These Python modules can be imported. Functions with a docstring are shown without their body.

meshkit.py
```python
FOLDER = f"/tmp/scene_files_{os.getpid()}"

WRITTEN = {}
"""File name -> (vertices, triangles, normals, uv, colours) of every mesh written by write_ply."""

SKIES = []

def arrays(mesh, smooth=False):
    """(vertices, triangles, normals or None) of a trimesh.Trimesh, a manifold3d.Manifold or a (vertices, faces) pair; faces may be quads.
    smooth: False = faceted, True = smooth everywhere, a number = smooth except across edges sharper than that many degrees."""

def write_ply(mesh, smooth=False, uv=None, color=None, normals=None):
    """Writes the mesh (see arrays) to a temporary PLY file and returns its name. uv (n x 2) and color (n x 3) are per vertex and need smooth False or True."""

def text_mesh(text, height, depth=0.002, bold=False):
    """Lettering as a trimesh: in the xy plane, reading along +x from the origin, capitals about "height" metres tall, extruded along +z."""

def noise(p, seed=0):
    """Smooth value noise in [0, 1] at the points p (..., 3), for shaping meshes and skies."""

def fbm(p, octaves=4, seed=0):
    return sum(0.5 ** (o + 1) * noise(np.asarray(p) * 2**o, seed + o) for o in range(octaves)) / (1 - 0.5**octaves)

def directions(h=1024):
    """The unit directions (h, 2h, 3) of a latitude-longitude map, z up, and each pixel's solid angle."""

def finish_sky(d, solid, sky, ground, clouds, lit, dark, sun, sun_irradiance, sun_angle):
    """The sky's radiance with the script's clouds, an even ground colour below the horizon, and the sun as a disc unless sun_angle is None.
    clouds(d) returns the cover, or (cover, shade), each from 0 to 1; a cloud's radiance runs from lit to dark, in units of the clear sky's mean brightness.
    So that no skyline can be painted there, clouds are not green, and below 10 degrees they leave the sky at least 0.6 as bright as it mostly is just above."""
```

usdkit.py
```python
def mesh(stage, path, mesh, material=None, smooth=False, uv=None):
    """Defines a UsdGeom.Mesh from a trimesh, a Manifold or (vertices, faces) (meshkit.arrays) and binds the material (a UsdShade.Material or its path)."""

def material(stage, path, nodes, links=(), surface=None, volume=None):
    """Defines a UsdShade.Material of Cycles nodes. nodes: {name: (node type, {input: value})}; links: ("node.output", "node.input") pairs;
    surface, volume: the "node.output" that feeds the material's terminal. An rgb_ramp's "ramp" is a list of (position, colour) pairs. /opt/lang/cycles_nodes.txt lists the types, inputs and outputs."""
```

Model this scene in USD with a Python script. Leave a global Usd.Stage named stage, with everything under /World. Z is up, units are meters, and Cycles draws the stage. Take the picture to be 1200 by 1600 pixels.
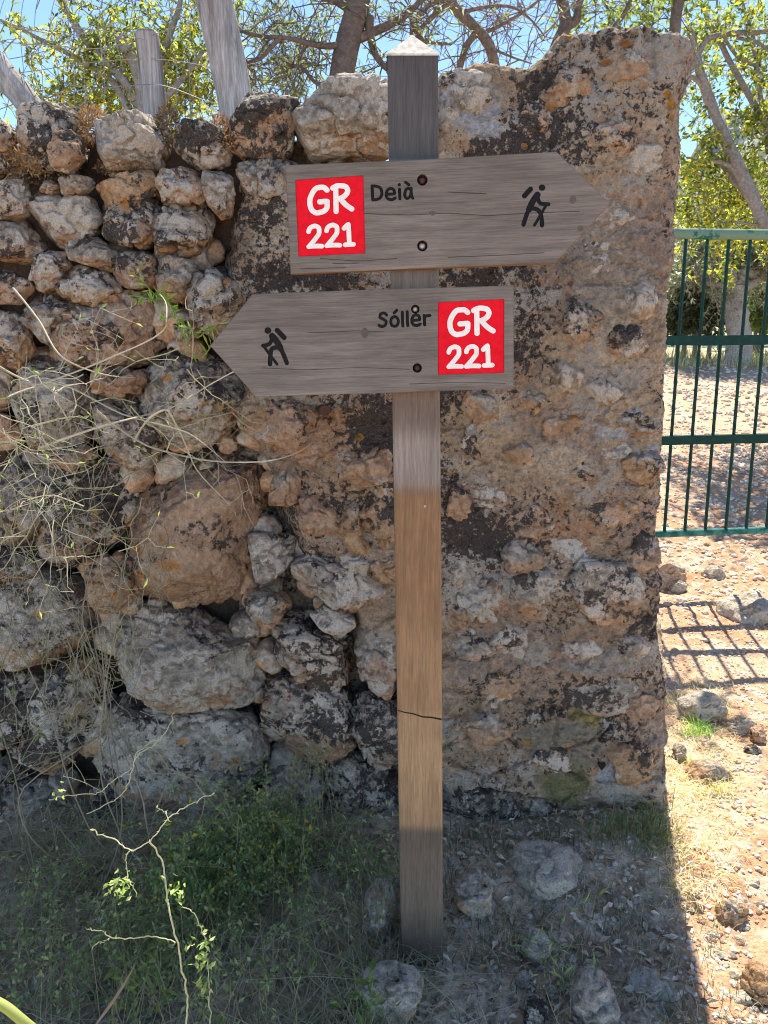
import math, random
import numpy as np, trimesh, manifold3d as m3
import usdkit, meshkit
from meshkit import noise, fbm
from pxr import Usd, UsdGeom, UsdLux, UsdShade, Gf, Sdf, Vt
from shapely.geometry import Polygon, LineString, Point
from shapely.ops import unary_union

random.seed(7); RNG = np.random.default_rng(11)
stage = Usd.Stage.CreateInMemory()
UsdGeom.SetStageUpAxis(stage, 'Z'); UsdGeom.SetStageMetersPerUnit(stage, 1.0)
W = UsdGeom.Xform.Define(stage, '/World'); UsdGeom.Scope.Define(stage, '/World/Looks')

# ------------------------------------------------------------------ camera, sky, sun, exposure
PITCH, EYE, FPX = math.radians(12.0), 1.6, 1208.0
cam = UsdGeom.Camera.Define(stage, '/World/camera')
cam.AddTranslateOp().Set(Gf.Vec3d(0, 0, EYE)); cam.AddRotateXOp().Set(90 - math.degrees(PITCH))
cam.CreateHorizontalApertureAttr(24.0); cam.CreateVerticalApertureAttr(32.0)
cam.CreateFocalLengthAttr(24.0 * FPX / 1200); cam.CreateClippingRangeAttr(Gf.Vec2f(0.05, 5000))
EXPOSURE = 1.98
cam.CreateExposureAttr(EXPOSURE)
SUN_EL, SUN_AZ = math.radians(60), math.radians(9.0)      # azimuth from +y towards +x
SKY = usdkit.material(stage, '/World/Looks/sky_look', {
    's': ('sky_texture', dict(sky_type='single_scattering', sun_disc=False, sun_elevation=SUN_EL, sun_rotation=SUN_AZ, altitude=1200.0, air_density=1.0, aerosol_density=0.15, ozone_density=4.0)),
    'b': ('background_shader', dict(strength=0.066))}, [('s.color', 'b.color')], surface='b.background')
dome = UsdLux.DomeLight.Define(stage, '/World/sky'); dome.CreateIntensityAttr(1.0)
UsdShade.MaterialBindingAPI.Apply(dome.GetPrim()).Bind(SKY)
dome.GetPrim().SetCustomDataByKey('kind', 'structure')
sun = UsdLux.DistantLight.Define(stage, '/World/sun')
sun.CreateNormalizeAttr(True); sun.CreateIntensityAttr(0.76); sun.CreateAngleAttr(0.5); sun.CreateColorAttr(Gf.Vec3f(1, .91, .78))
sun.AddRotateZOp().Set(-math.degrees(SUN_AZ)); sun.AddRotateXOp().Set(-(90 - math.degrees(SUN_EL)))

# ------------------------------------------------------------------ picture geometry: a photograph pixel to a point of the place
CP, SP = math.cos(PITCH), math.sin(PITCH)
def ray(px, py):
    u, v = (px - 600) / FPX, (py - 800) / FPX
    return np.array([u, CP - v * SP, -SP - v * CP])
def atY(px, py, Y):
    r = ray(px, py); return np.array([0, 0, EYE]) + r * (Y / r[1])
def on_ground(px, py):
    r = ray(px, py); z = 0.0
    for _ in range(25):
        s = (z - EYE) / r[2]; p = np.array([0, 0, EYE]) + r * s; z = float(gh(p[0], p[1]))
    return np.array([p[0], p[1], z])
def to_px(P):
    P = np.asarray(P); x, y, z = P[..., 0], P[..., 1], P[..., 2] - EYE
    d = y * CP - z * SP; return 600 + FPX * x / d, 800 - FPX * (y * SP + z * CP) / d
WY0, WBAT = 2.36, 0.03
def wallY(z): return WY0 + WBAT * z
def onW(px, py, off=0.0):
    r = ray(px, py); s = (WY0 + off + WBAT * EYE) / (r[1] - WBAT * r[2])
    return np.array([0, 0, EYE]) + r * s
def ss(a, b, x):
    t = np.clip((np.asarray(x, float) - a) / (b - a), 0, 1); return t * t * (3 - 2 * t)
def lerp(a, b, t):
    t = np.asarray(t)[..., None]; return np.asarray(a) * (1 - t) + np.asarray(b) * t
def gh(x, y):
    x, y = np.asarray(x, float), np.asarray(y, float)
    P = np.stack([x, y, 0 * x], -1)
    h = 0.05 * ss(1.7, 2.35, y) * ss(1.15, .8, x) - .056 * ss(2.3, 1.85, y) + .05 * ss(2.4, 5, y) + .135 * np.maximum(y - 5, 0) - .115 * np.maximum(y - 15.5, 0) + .10 * np.maximum(y - 40, 0) * ss(60, 0, np.abs(x) - 40) * .3
    near = ss(40, 8, np.hypot(x, y))
    h = h + near * (.05 * (fbm(P * 1.3, 3, 5) - .5) + .03 * (fbm(P * 5, 3, 9) - .5)) + (1 - near) * .5 * (fbm(P * .15, 3, 8) - .5)
    return h

# ------------------------------------------------------------------ helpers
NAMES = {}
def numbered(parent, name):
    k = NAMES.get((parent, name), -1) + 1; NAMES[(parent, name)] = k
    return f'{parent}/{name}' + (f'_{k:03d}' if k else '')
def tag(p, label=None, cat=None, group=None, kind=None):
    p = p.GetPrim()
    for k, v in (('label', label), ('category', cat), ('group', group), ('kind', kind)):
        if v: p.SetCustomDataByKey(k, v)
    return p
def thing(name, label, cat, loc=(0, 0, 0), rot=None, group=None, kind=None):
    x = UsdGeom.Xform.Define(stage, numbered('/World', name)); x.AddTranslateOp().Set(Gf.Vec3d(*map(float, loc)))
    if rot is not None: x.AddRotateYOp().Set(float(rot))
    tag(x, label, cat, group, kind); x.loc = np.array(loc, float); return x
def put(name, mesh, mat, parent=None, tint=None, smooth=False, lich=None, **t):
    """One Mesh prim; mesh = trimesh / Manifold / (v, f); tint = per-vertex colours; parents' translation is taken off."""
    root = str(parent.GetPrim().GetPath()) if parent is not None else '/World'
    v, f, _ = meshkit.arrays(mesh, False); v = v.copy()
    if parent is not None and hasattr(parent, 'loc') and not getattr(parent, 'local', False): v = v - parent.loc
    sm = smooth
    if tint is not None and smooth not in (False, True): sm = True
    g = usdkit.mesh(stage, numbered(root, name), (v, f), MATS[mat], smooth=sm)
    if tint is not None:
        c = np.broadcast_to(np.asarray(tint, np.float32), (len(v), 3))
        UsdGeom.PrimvarsAPI(g).CreatePrimvar('tint', Sdf.ValueTypeNames.Color3fArray, 'vertex').Set(Vt.Vec3fArray.FromNumpy(np.ascontiguousarray(c, np.float32)))
    if lich is not None: UsdGeom.PrimvarsAPI(g).CreatePrimvar('lich', Sdf.ValueTypeNames.Color3fArray, 'vertex').Set(Vt.Vec3fArray.FromNumpy(np.ascontiguousarray(lich, np.float32)))
    g.loc = getattr(parent, 'loc', np.zeros(3)); g.local = getattr(parent, 'local', False)
    tag(g, **t); return g

class MB:
    """Collects triangles with a tint per vertex."""
    def __init__(s): s.v, s.f, s.c, s.n = [], [], [], 0
    def add(s, v, f, c=(1, 1, 1)):
        v = np.asarray(v, float); s.v.append(v); s.f.append(np.asarray(f, int) + s.n); s.c.append(np.broadcast_to(np.asarray(c, float), (len(v), 3))); s.n += len(v)
    def tube(s, pts, r, sides=6, c=(1, 1, 1), cap=True):
        v, f = tube(pts, r, sides, cap); s.add(v, f, c)
    def mesh(s): return np.vstack(s.v), np.vstack(s.f)
    def build(s, name, mat, parent=None, smooth=False, **t): return put(name, s.mesh(), mat, parent, np.vstack(s.c), smooth, **t)

def tube(pts, r, sides=6, cap=True):
    p = np.asarray(pts, float); r = np.broadcast_to(np.asarray(r, float), (len(p),)) if np.ndim(r) == 0 or len(np.atleast_1d(r)) == len(p) else np.linspace(r[0], r[1], len(p))
    t = np.gradient(p, axis=0); t /= np.linalg.norm(t, axis=1, keepdims=True) + 1e-12
    ref = np.array([0, 0, 1.0]) if abs(t[:, 2]).mean() < .85 else np.array([1.0, 0, 0])
    a = np.cross(t, ref); a /= np.linalg.norm(a, axis=1, keepdims=True) + 1e-9; b = np.cross(t, a)
    th = np.arange(sides) * 2 * np.pi / sides
    v = (p[:, None] + r[:, None, None] * (a[:, None] * np.cos(th)[:, None] + b[:, None] * np.sin(th)[:, None])).reshape(-1, 3)
    i = np.arange(len(p) - 1)[:, None] * sides; j = np.arange(sides); k = (j + 1) % sides
    f = np.concatenate([np.stack([i + j, i + k, i + sides + k], -1).reshape(-1, 3), np.stack([i + j, i + sides + k, i + sides + j], -1).reshape(-1, 3)])
    if cap:
        n = len(v); v = np.vstack([v, p[0], p[-1]]); e = (len(p) - 1) * sides
        f = np.vstack([f, np.stack([np.full(sides, n), k, j], -1), np.stack([np.full(sides, n + 1), e + j, e + k], -1)])
    return v, f
def spline(pts, n=8):
    p = np.asarray(pts, float)
    if len(p) < 3: return np.linspace(p[0], p[-1], n + 1)
    from scipy.interpolate import PchipInterpolator
    d = np.r_[0, np.cumsum(np.linalg.norm(np.diff(p[:, :3], axis=0), axis=1))]
    return PchipInterpolator(d, p)(np.linspace(0, d[-1], n * (len(p) - 1) + 1))
def leaves(mb, P, D, size, width, cols, rng, up=.3):
    """Folded leaf blades: at P, pointing along D."""
    n = len(P); D = D / (np.linalg.norm(D, axis=1, keepdims=True) + 1e-9)
    U = rng.normal(size=(n, 3)); U[:, 2] += up; S = np.cross(D, U); S /= np.linalg.norm(S, axis=1, keepdims=True) + 1e-9
    N = np.cross(S, D); L = np.broadcast_to(size, (n,))[:, None] * rng.uniform(.7, 1.25, (n, 1)); w = L * width
    a = P; b = P + D * L * .45 + S * w * .5 + N * w * .18; c = P + D * L + N * L * -.06; d = P + D * L * .45 - S * w * .5 + N * w * .18
    v = np.stack([a, b, c, d], 1).reshape(-1, 3); i = np.arange(n)[:, None] * 4
    f = np.concatenate([i + [0, 1, 2], i + [0, 2, 3]])
    mb.add(v, f, np.repeat(cols, 4, axis=0))
def palette(rng, n, cols, w=None, var=.25):
    cols = np.asarray(cols, float); k = rng.choice(len(cols), n, p=w)
    return cols[k] * rng.uniform(1 - var, 1 + var, (n, 1))

# ------------------------------------------------------------------ materials
MATS = {}
def mat(name, nodes, links, surface='p.BSDF'): MATS[name] = usdkit.material(stage, f'/World/Looks/{name}', nodes, links, surface=surface)
def tinted(name, rough=.9, scale=60., lo=.72, hi=1.25, bump=.5, dist=.004, spec=.25, detail=6., pits=0):
    n = {'a': ('attribute', dict(attribute='tint')), 'g': ('geometry', {}),
         'n': ('noise_texture', dict(scale=scale, detail=detail, roughness=.65)), 'r': ('map_range', dict(from_min=.3, from_max=.7, to_min=lo, to_max=hi, clamp=True)),
         'cc': ('combine_color', {}), 'm': ('mix', dict(mix_type='multiply', fac=1.0)),
         'b': ('bump', dict(strength=bump, distance=dist)), 'p': ('principled_bsdf', dict(roughness=rough, specular_ior_level=spec))}
    l = [('g.position', 'n.vector'), ('n.fac', 'r.value'), ('r.result', 'cc.r'), ('r.result', 'cc.g'), ('r.result', 'cc.b'), ('a.color', 'm.color1'), ('cc.color', 'm.color2'), ('m.color', 'p.base_color'), ('b.normal', 'p.normal')]
    if pits:
        n['v'] = ('voronoi_texture', dict(scale=pits, randomness=1.0)); n['vr'] = ('map_range', dict(from_min=.05, from_max=.45, to_min=0., to_max=1., clamp=True)); n['ad'] = ('math', dict(math_type='multiply_add', value2=.35))
        l += [('g.position', 'v.vector'), ('v.distance', 'vr.value'), ('vr.result', 'ad.value1'), ('n.fac', 'ad.value3'), ('ad.value', 'b.height')]
    else: l += [('n.fac', 'b.height')]
    mat(name, n, l)
def lichened(name, s1, s2, pits, dark0, dark1, pale0, pale1, bump=.9, dist=.008, grit=150.):
    """Rock whose crusts of dark and pale lichen break up finely: primvar lich carries how much of each grows where."""
    n = {'a': ('attribute', dict(attribute='tint')), 'k': ('attribute', dict(attribute='lich')), 'sc': ('separate_color', {}), 'g': ('geometry', {}),
         'n': ('noise_texture', dict(scale=60., detail=8., roughness=.7)), 'r': ('map_range', dict(from_min=.3, from_max=.7, to_min=.62, to_max=1.32)), 'cc': ('combine_color', {}), 'm': ('mix', dict(mix_type='multiply', fac=1.)),
         'n1': ('noise_texture', dict(scale=s1, detail=10., roughness=.72)), 'n2': ('noise_texture', dict(scale=s2, detail=10., roughness=.7)), 'n3': ('noise_texture', dict(scale=230., detail=3.)),
         'd': ('math', dict(math_type='multiply_add', value2=.9)), 'dm': ('map_range', dict(from_min=.5, from_max=.535, to_max=.9)), 'w': ('math', dict(math_type='multiply_add', value2=.7)), 'wm': ('map_range', dict(from_min=.5, from_max=.53, to_max=.86)),
         'dc': ('rgb_ramp', dict(ramp=[(.35, dark0), (.65, dark1)])), 'wc': ('rgb_ramp', dict(ramp=[(.35, pale0), (.65, pale1)])), 'x1': ('mix', {}), 'x2': ('mix', {}),
         'v': ('voronoi_texture', dict(scale=pits)), 'vr': ('map_range', dict(from_min=.05, from_max=.4, to_max=1.)), 'ad': ('math', dict(math_type='multiply_add', value2=.35)), 'ad2': ('math', dict(math_type='multiply_add', value2=.25)),
         'n5': ('noise_texture', dict(scale=grit, detail=5., roughness=.75)), 'gm': ('map_range', dict(from_min=.555, from_max=.61, to_max=.45, clamp=True)), 'x0': ('mix', {}), 'ad3': ('math', dict(math_type='multiply_add', value2=.45)),
         'b': ('bump', dict(strength=bump, distance=dist)), 'p': ('principled_bsdf', dict(roughness=.92, specular_ior_level=.12))}
    l = [('g.position', f'{q}.vector') for q in ('n', 'n1', 'n2', 'n3', 'v')] + [('n.fac', 'r.value'), ('r.result', 'cc.r'), ('r.result', 'cc.g'), ('r.result', 'cc.b'), ('a.color', 'm.color1'), ('cc.color', 'm.color2'), ('k.color', 'sc.color'),
         ('n1.fac', 'd.value1'), ('sc.r', 'd.value3'), ('d.value', 'dm.value'), ('n2.fac', 'w.value1'), ('sc.g', 'w.value3'), ('w.value', 'wm.value'), ('n3.fac', 'dc.fac'), ('n3.fac', 'wc.fac'),
         ('g.position', 'n5.vector'), ('n5.fac', 'gm.value'), ('gm.result', 'x0.fac'), ('m.color', 'x0.color1'), ('dc.color', 'x0.color2'), ('n5.fac', 'ad3.value1'), ('ad2.value', 'ad3.value3'), ('dm.result', 'x1.fac'), ('x0.color', 'x1.color1'), ('dc.color', 'x1.color2'), ('wm.result', 'x2.fac'), ('x1.color', 'x2.color1'), ('wc.color', 'x2.color2'), ('x2.color', 'p.base_color'),
         ('v.distance', 'vr.value'), ('vr.result', 'ad.value1'), ('n.fac', 'ad.value3'), ('wm.result', 'ad2.value1'), ('ad.value', 'ad2.value3'), ('ad3.value', 'b.height'), ('b.normal', 'p.normal')]
    mat(name, n, l)
lichened('stone', 38., 42., 75., (.05, .042, .036), (.13, .105, .085), (.47, .415, .325), (.68, .61, .50))
lichened('masonry', 46., 52., 95., (.062, .050, .042), (.15, .122, .10), (.48, .42, .33), (.66, .59, .48), bump=1., dist=.012, grit=130.)
tinted('soil', scale=90., bump=.8, dist=.006, lo=.6, hi=1.35, pits=120.)
tinted('pebble', scale=120., bump=.4, dist=.003)
tinted('bark', scale=40., bump=.8, dist=.01, lo=.55, hi=1.35)
tinted('twig', scale=200., bump=.2, dist=.001, lo=.8, hi=1.15)
tinted('litter', scale=150., bump=.3, dist=.001, lo=.7, hi=1.2)
tinted('far_ground', scale=.4, bump=.5, dist=.5, lo=.7, hi=1.2)
def leafy(name, trans=.45, rough=.5):
    mat(name, {'a': ('attribute', dict(attribute='tint')), 'p': ('principled_bsdf', dict(roughness=rough, specular_ior_level=.35)),
               'h': ('hsv', dict(hue=.515, saturation=1.08, value=2.3)), 't': ('translucent_bsdf', {}), 'x': ('mix_closure', dict(fac=trans))},
        [('a.color', 'p.base_color'), ('a.color', 'h.color'), ('h.color', 't.color'), ('p.BSDF', 'x.closure1'), ('t.BSDF', 'x.closure2')], 'x.closure')
leafy('leaf', .55); leafy('grass', .3, .6)
def wood(name, grain, c0, c1, zones=False, rough=.85):
    """Weathered timber. grain = texture scale per local axis (small along the grain)."""
    n = {'t': ('texture_coordinate', {}), 'm1': ('mapping', dict(scale=grain)), 'n1': ('noise_texture', dict(scale=1., detail=8., roughness=.7, distortion=.35)),
         'n2': ('noise_texture', dict(scale=4., detail=4.)), 'm3': ('mapping', dict(scale=tuple(g * 5 for g in grain))), 'n3': ('noise_texture', dict(scale=1., detail=3., roughness=.7)),
         'r1': ('rgb_ramp', dict(ramp=[(.25, c0), (.5, tuple((a + b) / 2 for a, b in zip(c0, c1))), (.75, c1)])),
         'r2': ('map_range', dict(from_min=.3, from_max=.7, to_min=.78, to_max=1.2)), 'r3': ('map_range', dict(from_min=.35, from_max=.65, to_min=.8, to_max=1.12)),
         'x': ('math', dict(math_type='multiply')), 'cc': ('combine_color', {}), 'mu': ('mix', dict(mix_type='multiply', fac=1.)),
         'b': ('bump', dict(strength=.6, distance=.0025)), 'p': ('principled_bsdf', dict(roughness=rough, specular_ior_level=.2)), 'ad': ('math', dict(math_type='add'))}
    l = [('t.object', 'm1.vector'), ('m1.vector', 'n1.vector'), ('t.object', 'm3.vector'), ('m3.vector', 'n3.vector'), ('t.object', 'n2.vector'), ('n1.fac', 'r1.fac'), ('n2.fac', 'r2.value'), ('n3.fac', 'r3.value'),
         ('r2.result', 'x.value1'), ('r3.result', 'x.value2'), ('x.value', 'cc.r'), ('x.value', 'cc.g'), ('x.value', 'cc.b'), ('cc.color', 'mu.color2'),
         ('n1.fac', 'ad.value1'), ('n3.fac', 'ad.value2'), ('ad.value', 'b.height'), ('b.normal', 'p.normal'), ('mu.color', 'p.base_color')]
    if zones:
        n['a'] = ('attribute', dict(attribute='tint')); n['z'] = ('mix', dict(mix_type='multiply', fac=1.)); l += [('r1.color', 'z.color1'), ('a.color', 'z.color2'), ('z.color', 'mu.color1')]
    else: l += [('r1.color', 'mu.color1')]
    mat(name, n, l)
wood('board_wood', (3., 60., 75.), (.098, .084, .068), (.245, .212, .174), True)
wood('post_wood', (70., 70., 3.5), (.62, .62, .62), (1.2, 1.2, 1.2), True)
wood('stake_wood', (55., 55., 3.), (.06, .052, .045), (.58, .54, .49))
def plain(name, col, rough=.6, metal=0., scale=40., var=.25, bump=.2, dist=.001, col2=None, thr=(.45, .6), spec=.12):
    c2 = col2 or tuple(c * (1 - var) for c in col)
    mat(name, {'t': ('geometry', {}), 'n': ('noise_texture', dict(scale=scale, detail=6., roughness=.65)), 'r': ('rgb_ramp', dict(ramp=[(thr[0], col), (thr[1], c2)])),
               'b': ('bump', dict(strength=bump, distance=dist)), 'p': ('principled_bsdf', dict(roughness=rough, metallic=metal, specular_ior_level=spec))},
        [('t.position', 'n.vector'), ('n.fac', 'r.fac'), ('r.color', 'p.base_color'), ('n.fac', 'b.height'), ('b.normal', 'p.normal')])
plain('red_paint', (.74, .006, .018), .7, scale=60., var=.15, bump=.4)
plain('white_paint', (.82, .77, .68), .6, scale=80., var=.12, bump=.4)
plain('black_paint', (.012, .012, .013), .6, scale=80., bump=.3)
plain('rusty_iron', (.10, .045, .03), .75, .2, scale=150., col2=(.05, .03, .025), bump=.5)
plain('zinc', (.42, .41, .39), .5, .6, scale=120., var=.4)
plain('dark_hole', (.035, .025, .02), .95)
plain('gate_paint', (.004, .034, .026), .4, scale=30., col2=(.007, .046, .034), bump=.1)
plain('gate_worn', (.14, .22, .15), .5, scale=14., col2=(.012, .11, .08), thr=(.58, .64), bump=.3)
plain('gate_teal', (.014, .09, .075), .45, scale=25., col2=(.06, .2, .17), bump=.2)
plain('wire', (.32, .31, .29), .5, .7)
plain('bleached', (.62, .58, .50), .85, scale=70., var=.35, bump=.5)

# ------------------------------------------------------------------ ground
def axis(lo, hi, step, far):
    a = np.arange(lo, hi + 1e-9, step); o = [hi]; s = step
    while o[-1] < far: s *= 1.22; o.append(o[-1] + s)
    o2 = [lo]; s = step
    while o2[-1] > -far: s *= 1.22; o2.append(o2[-1] - s)
    return np.r_[o2[:0:-1], a, o[1:]]
gx, gy = axis(-1.6, 3.0, .013, 600), axis(1.1, 6.0, .014, 600)
GX, GY = np.meshgrid(gx, gy)
GZ = gh(GX, GY)
gP = np.stack([GX, GY, GZ], -1).reshape(-1, 3)
near = ss(14, 6, np.hypot(gP[:, 0], gP[:, 1]))
cl = noise(gP * 22, 3); gP[:, 2] += near * (.010 * (fbm(gP * 30, 3, 4) - .5) + .014 * ss(.6, .85, cl) * ss(.75, 1.1, gP[:, 0]))
def shade_side(x, y):   # humus strip in front of the wall, as opposed to the bare red path
    P = np.stack([x, y, 0 * x], -1); e = .95 - .32 * ss(2.3, 1.2, y) + .30 * (fbm(P * 4, 3, 21) - .5)
    return ss(e + .10, e - .10, x) * ss(2.9, 2.5, y) * ss(.6, 1.1, y) * ss(-6, -4, x)
hum = shade_side(gP[:, 0], gP[:, 1])
n1, n2, n3 = fbm(gP * 2.2, 4, 31), fbm(gP * 12, 3, 32), fbm(gP * 45, 2, 33)
red = lerp((.40, .215, .115), (.44, .295, .185), ss(.35, .65, n1)); red = lerp(red, (.50, .39, .285), ss(.52, .68, n2) * .75)
brown = lerp((.31, .23, .145), (.52, .425, .30), ss(.35, .65, n2)); brown = lerp(brown, (.20, .18, .095), ss(.55, .7, n1) * .5)
gc = lerp(red, brown, hum); far_m = ss(8, 13, gP[:, 1])
gc = lerp(gc, lerp((.50, .37, .26), (.42, .28, .18), ss(.4, .6, n2)), far_m * .8)
gc = lerp(gc, (.30, .30, .17), ss(14.5, 18, gP[:, 1] + 1.5 * (n1 - .5)))
gc *= (.8 + .4 * n3)[:, None]
nx, ny = len(gx), len(gy); ii = (np.arange(ny - 1)[:, None] * nx + np.arange(nx - 1)).ravel()
put('ground', (gP, np.stack([ii, ii + 1, ii + nx + 1, ii + nx], 1)), 'soil', tint=gc, smooth=True, label='bare reddish earth path with a strip of brown leaf mould below the wall', kind='structure')

# rocky mountain far behind on the right
mx, my = np.meshgrid(np.linspace(-150, 520, 150), np.linspace(260, 620, 70))
rid = np.exp(-((mx - 260) / 150.) ** 2) * 175 * ss(260, 420, my)
mP = np.stack([mx, my, 0 * mx], -1); mz = rid * (.75 + .6 * (fbm(mP * .018, 5, 3) - .5)) + 30 * ss(.1, .9, rid / 120) * (fbm(mP * .06, 4, 6) - .5) - 8
mP[..., 2] = mz; i2 = (np.arange(69)[:, None] * 150 + np.arange(149)).ravel()
mc = lerp((.28, .30, .32), (.10, .13, .08), ss(.5, .62, fbm(mP.reshape(-1, 3) * .05, 4, 9)))
put('mountain', (mP.reshape(-1, 3), np.stack([i2, i2 + 1, i2 + 151, i2 + 150], 1)), 'far_ground', tint=mc, smooth=True, label='grey rocky mountain glimpsed behind the trees on the right', kind='structure')

# ------------------------------------------------------------------ rocks
SPH = {k: trimesh.creation.icosphere(k) for k in (0, 1, 2, 3, 4, 5)}
def rock_shape(lateral, depth, level, seed, boxy=3.0, facets=7, rough=1.0):
    """lateral(theta) = outline radius in the xz plane; y is depth (front = -y). Returns points and unit-sphere points."""
    s = SPH[level]; d = np.array(s.vertices); rng = np.random.default_rng(seed)
    lat = np.hypot(d[:, 0], d[:, 2]); q = (lat ** boxy + np.abs(d[:, 1]) ** boxy) ** (-1 / boxy)
    th = np.arctan2(d[:, 2], d[:, 0]); r = lateral(th) if callable(lateral) else lateral
    p = np.stack([r * lat * q * np.cos(th), depth * d[:, 1] * q, r * lat * q * np.sin(th)], 1)
    size = np.sqrt(np.mean(p[:, 0] ** 2 + p[:, 2] ** 2)) * 1.3
    for k in range(facets):
        n = rng.normal(size=3); n[1] = -abs(n[1]) - .25; n /= np.linalg.norm(n); t = p @ n; m = t.max() * rng.uniform(.70, .93)
        p = p - n * np.maximum(t - m, 0)[:, None] * .93
    dirn = p / (np.linalg.norm(p / [1, max(depth, 1e-3) / max(size, 1e-3), 1], axis=1, keepdims=True) + 1e-9)
    o = rng.uniform(-50, 50, 3)
    a = fbm(p / size * 1.6 + o, 3, 1) - .5; b = fbm(p * 22 + o, 3, 2) - .5; c = fbm(p * 70 + o, 3, 3) - .5; pit = ss(.66, .9, noise(p * 40 + o, 5)); rg = np.abs(fbm(p * 13 + o, 3, 7) - .5)
    disp = size * .13 * a + rough * (min(.017, size * .14) * b + .007 * c - .009 * pit - .018 * ss(.06, 0, rg) * min(1, size / .1))
    return p + dirn * disp[:, None], d, s.faces
def outline(poly):
    """(centre, radius(theta)) of a star-shaped outline in x, z."""
    q = np.asarray(poly, float); c = np.array(Polygon(q).buffer(0).centroid.coords[0]); q = q - c; nxt = np.roll(q, -1, 0)
    def r(th):
        d = np.stack([np.cos(th), np.sin(th)], -1); best = np.zeros(len(th))
        for a, b in zip(q, nxt):
            e = b - a; den = d[:, 0] * e[1] - d[:, 1] * e[0]; den = np.where(np.abs(den) < 1e-12, 1e-12, den)
            t = (a[0] * e[1] - a[1] * e[0]) / den; u = (a[0] * d[:, 1] - a[1] * d[:, 0]) / den
            best = np.where((u >= -1e-6) & (u <= 1 + 1e-6) & (t > best), t, best)
        return best
    grid = np.linspace(-np.pi, np.pi, 361); rr = r(grid); rr = np.where(rr <= 0, np.median(rr), rr)
    k = np.hanning(13)[1:-1]; k /= k.sum(); rr = np.convolve(np.r_[rr[-6:-1], rr, rr[1:6]], k, 'valid')
    return c, lambda th: np.interp(th, grid, rr) * 1.07
def stone_tint(P, zr, kind, seed):
    rng = np.random.default_rng(seed + 999); o = rng.uniform(-30, 30, 3)
    n0, n1, n2, n3 = fbm(P * 7 + o, 3, 1), fbm(P * 18 + o, 4, 2), fbm(P * 60 + o, 3, 3), fbm(P * 130 + o, 2, 4)
    ochre = lerp((.56, .375, .21), (.42, .255, .13), ss(.3, .7, n1)); pink = lerp((.55, .375, .25), (.41, .28, .19), ss(.3, .7, n1)); ochre = lerp(ochre, pink, rng.uniform(0, 1))
    grey = lerp((.29, .245, .185), (.50, .44, .35), ss(.35, .65, n2))
    bias = dict(g=.24, o=-.3, d=.06, p=.26, m=.0)[kind] + rng.uniform(-.08, .08)
    c = lerp(ochre, grey, ss(-.12, .14, bias + .38 * zr + 1.6 * (n0 - .5) + .5 * (n2 - .5)))
    dk = dict(g=.50, o=.53, d=.41, p=.56, m=.48)[kind]; wh = dict(g=.535, o=.63, d=.545, p=.49, m=.57)[kind]
    L = np.zeros_like(P); L[:, 0] = .5 - .02 + 1.1 * (.5 * fbm(P * 9 + o, 3, 8) + .08 * n2 + .04 * zr) - dk + .17 - .45 - .012; L[:, 1] = .5 + 1.05 * (.5 * fbm(P * 12 + o, 3, 12)) - wh - .105
    org = ss(.76, .80, noise(P * 24 + o, 17)) * ss(.5, .6, fbm(P * 3 + o, 2, 19)); c = lerp(c, (.52, .24, .05), org * (.8 if kind in 'dog' else .3))
    return c * (.85 + .3 * n3)[:, None], L
SN = [0]
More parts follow.
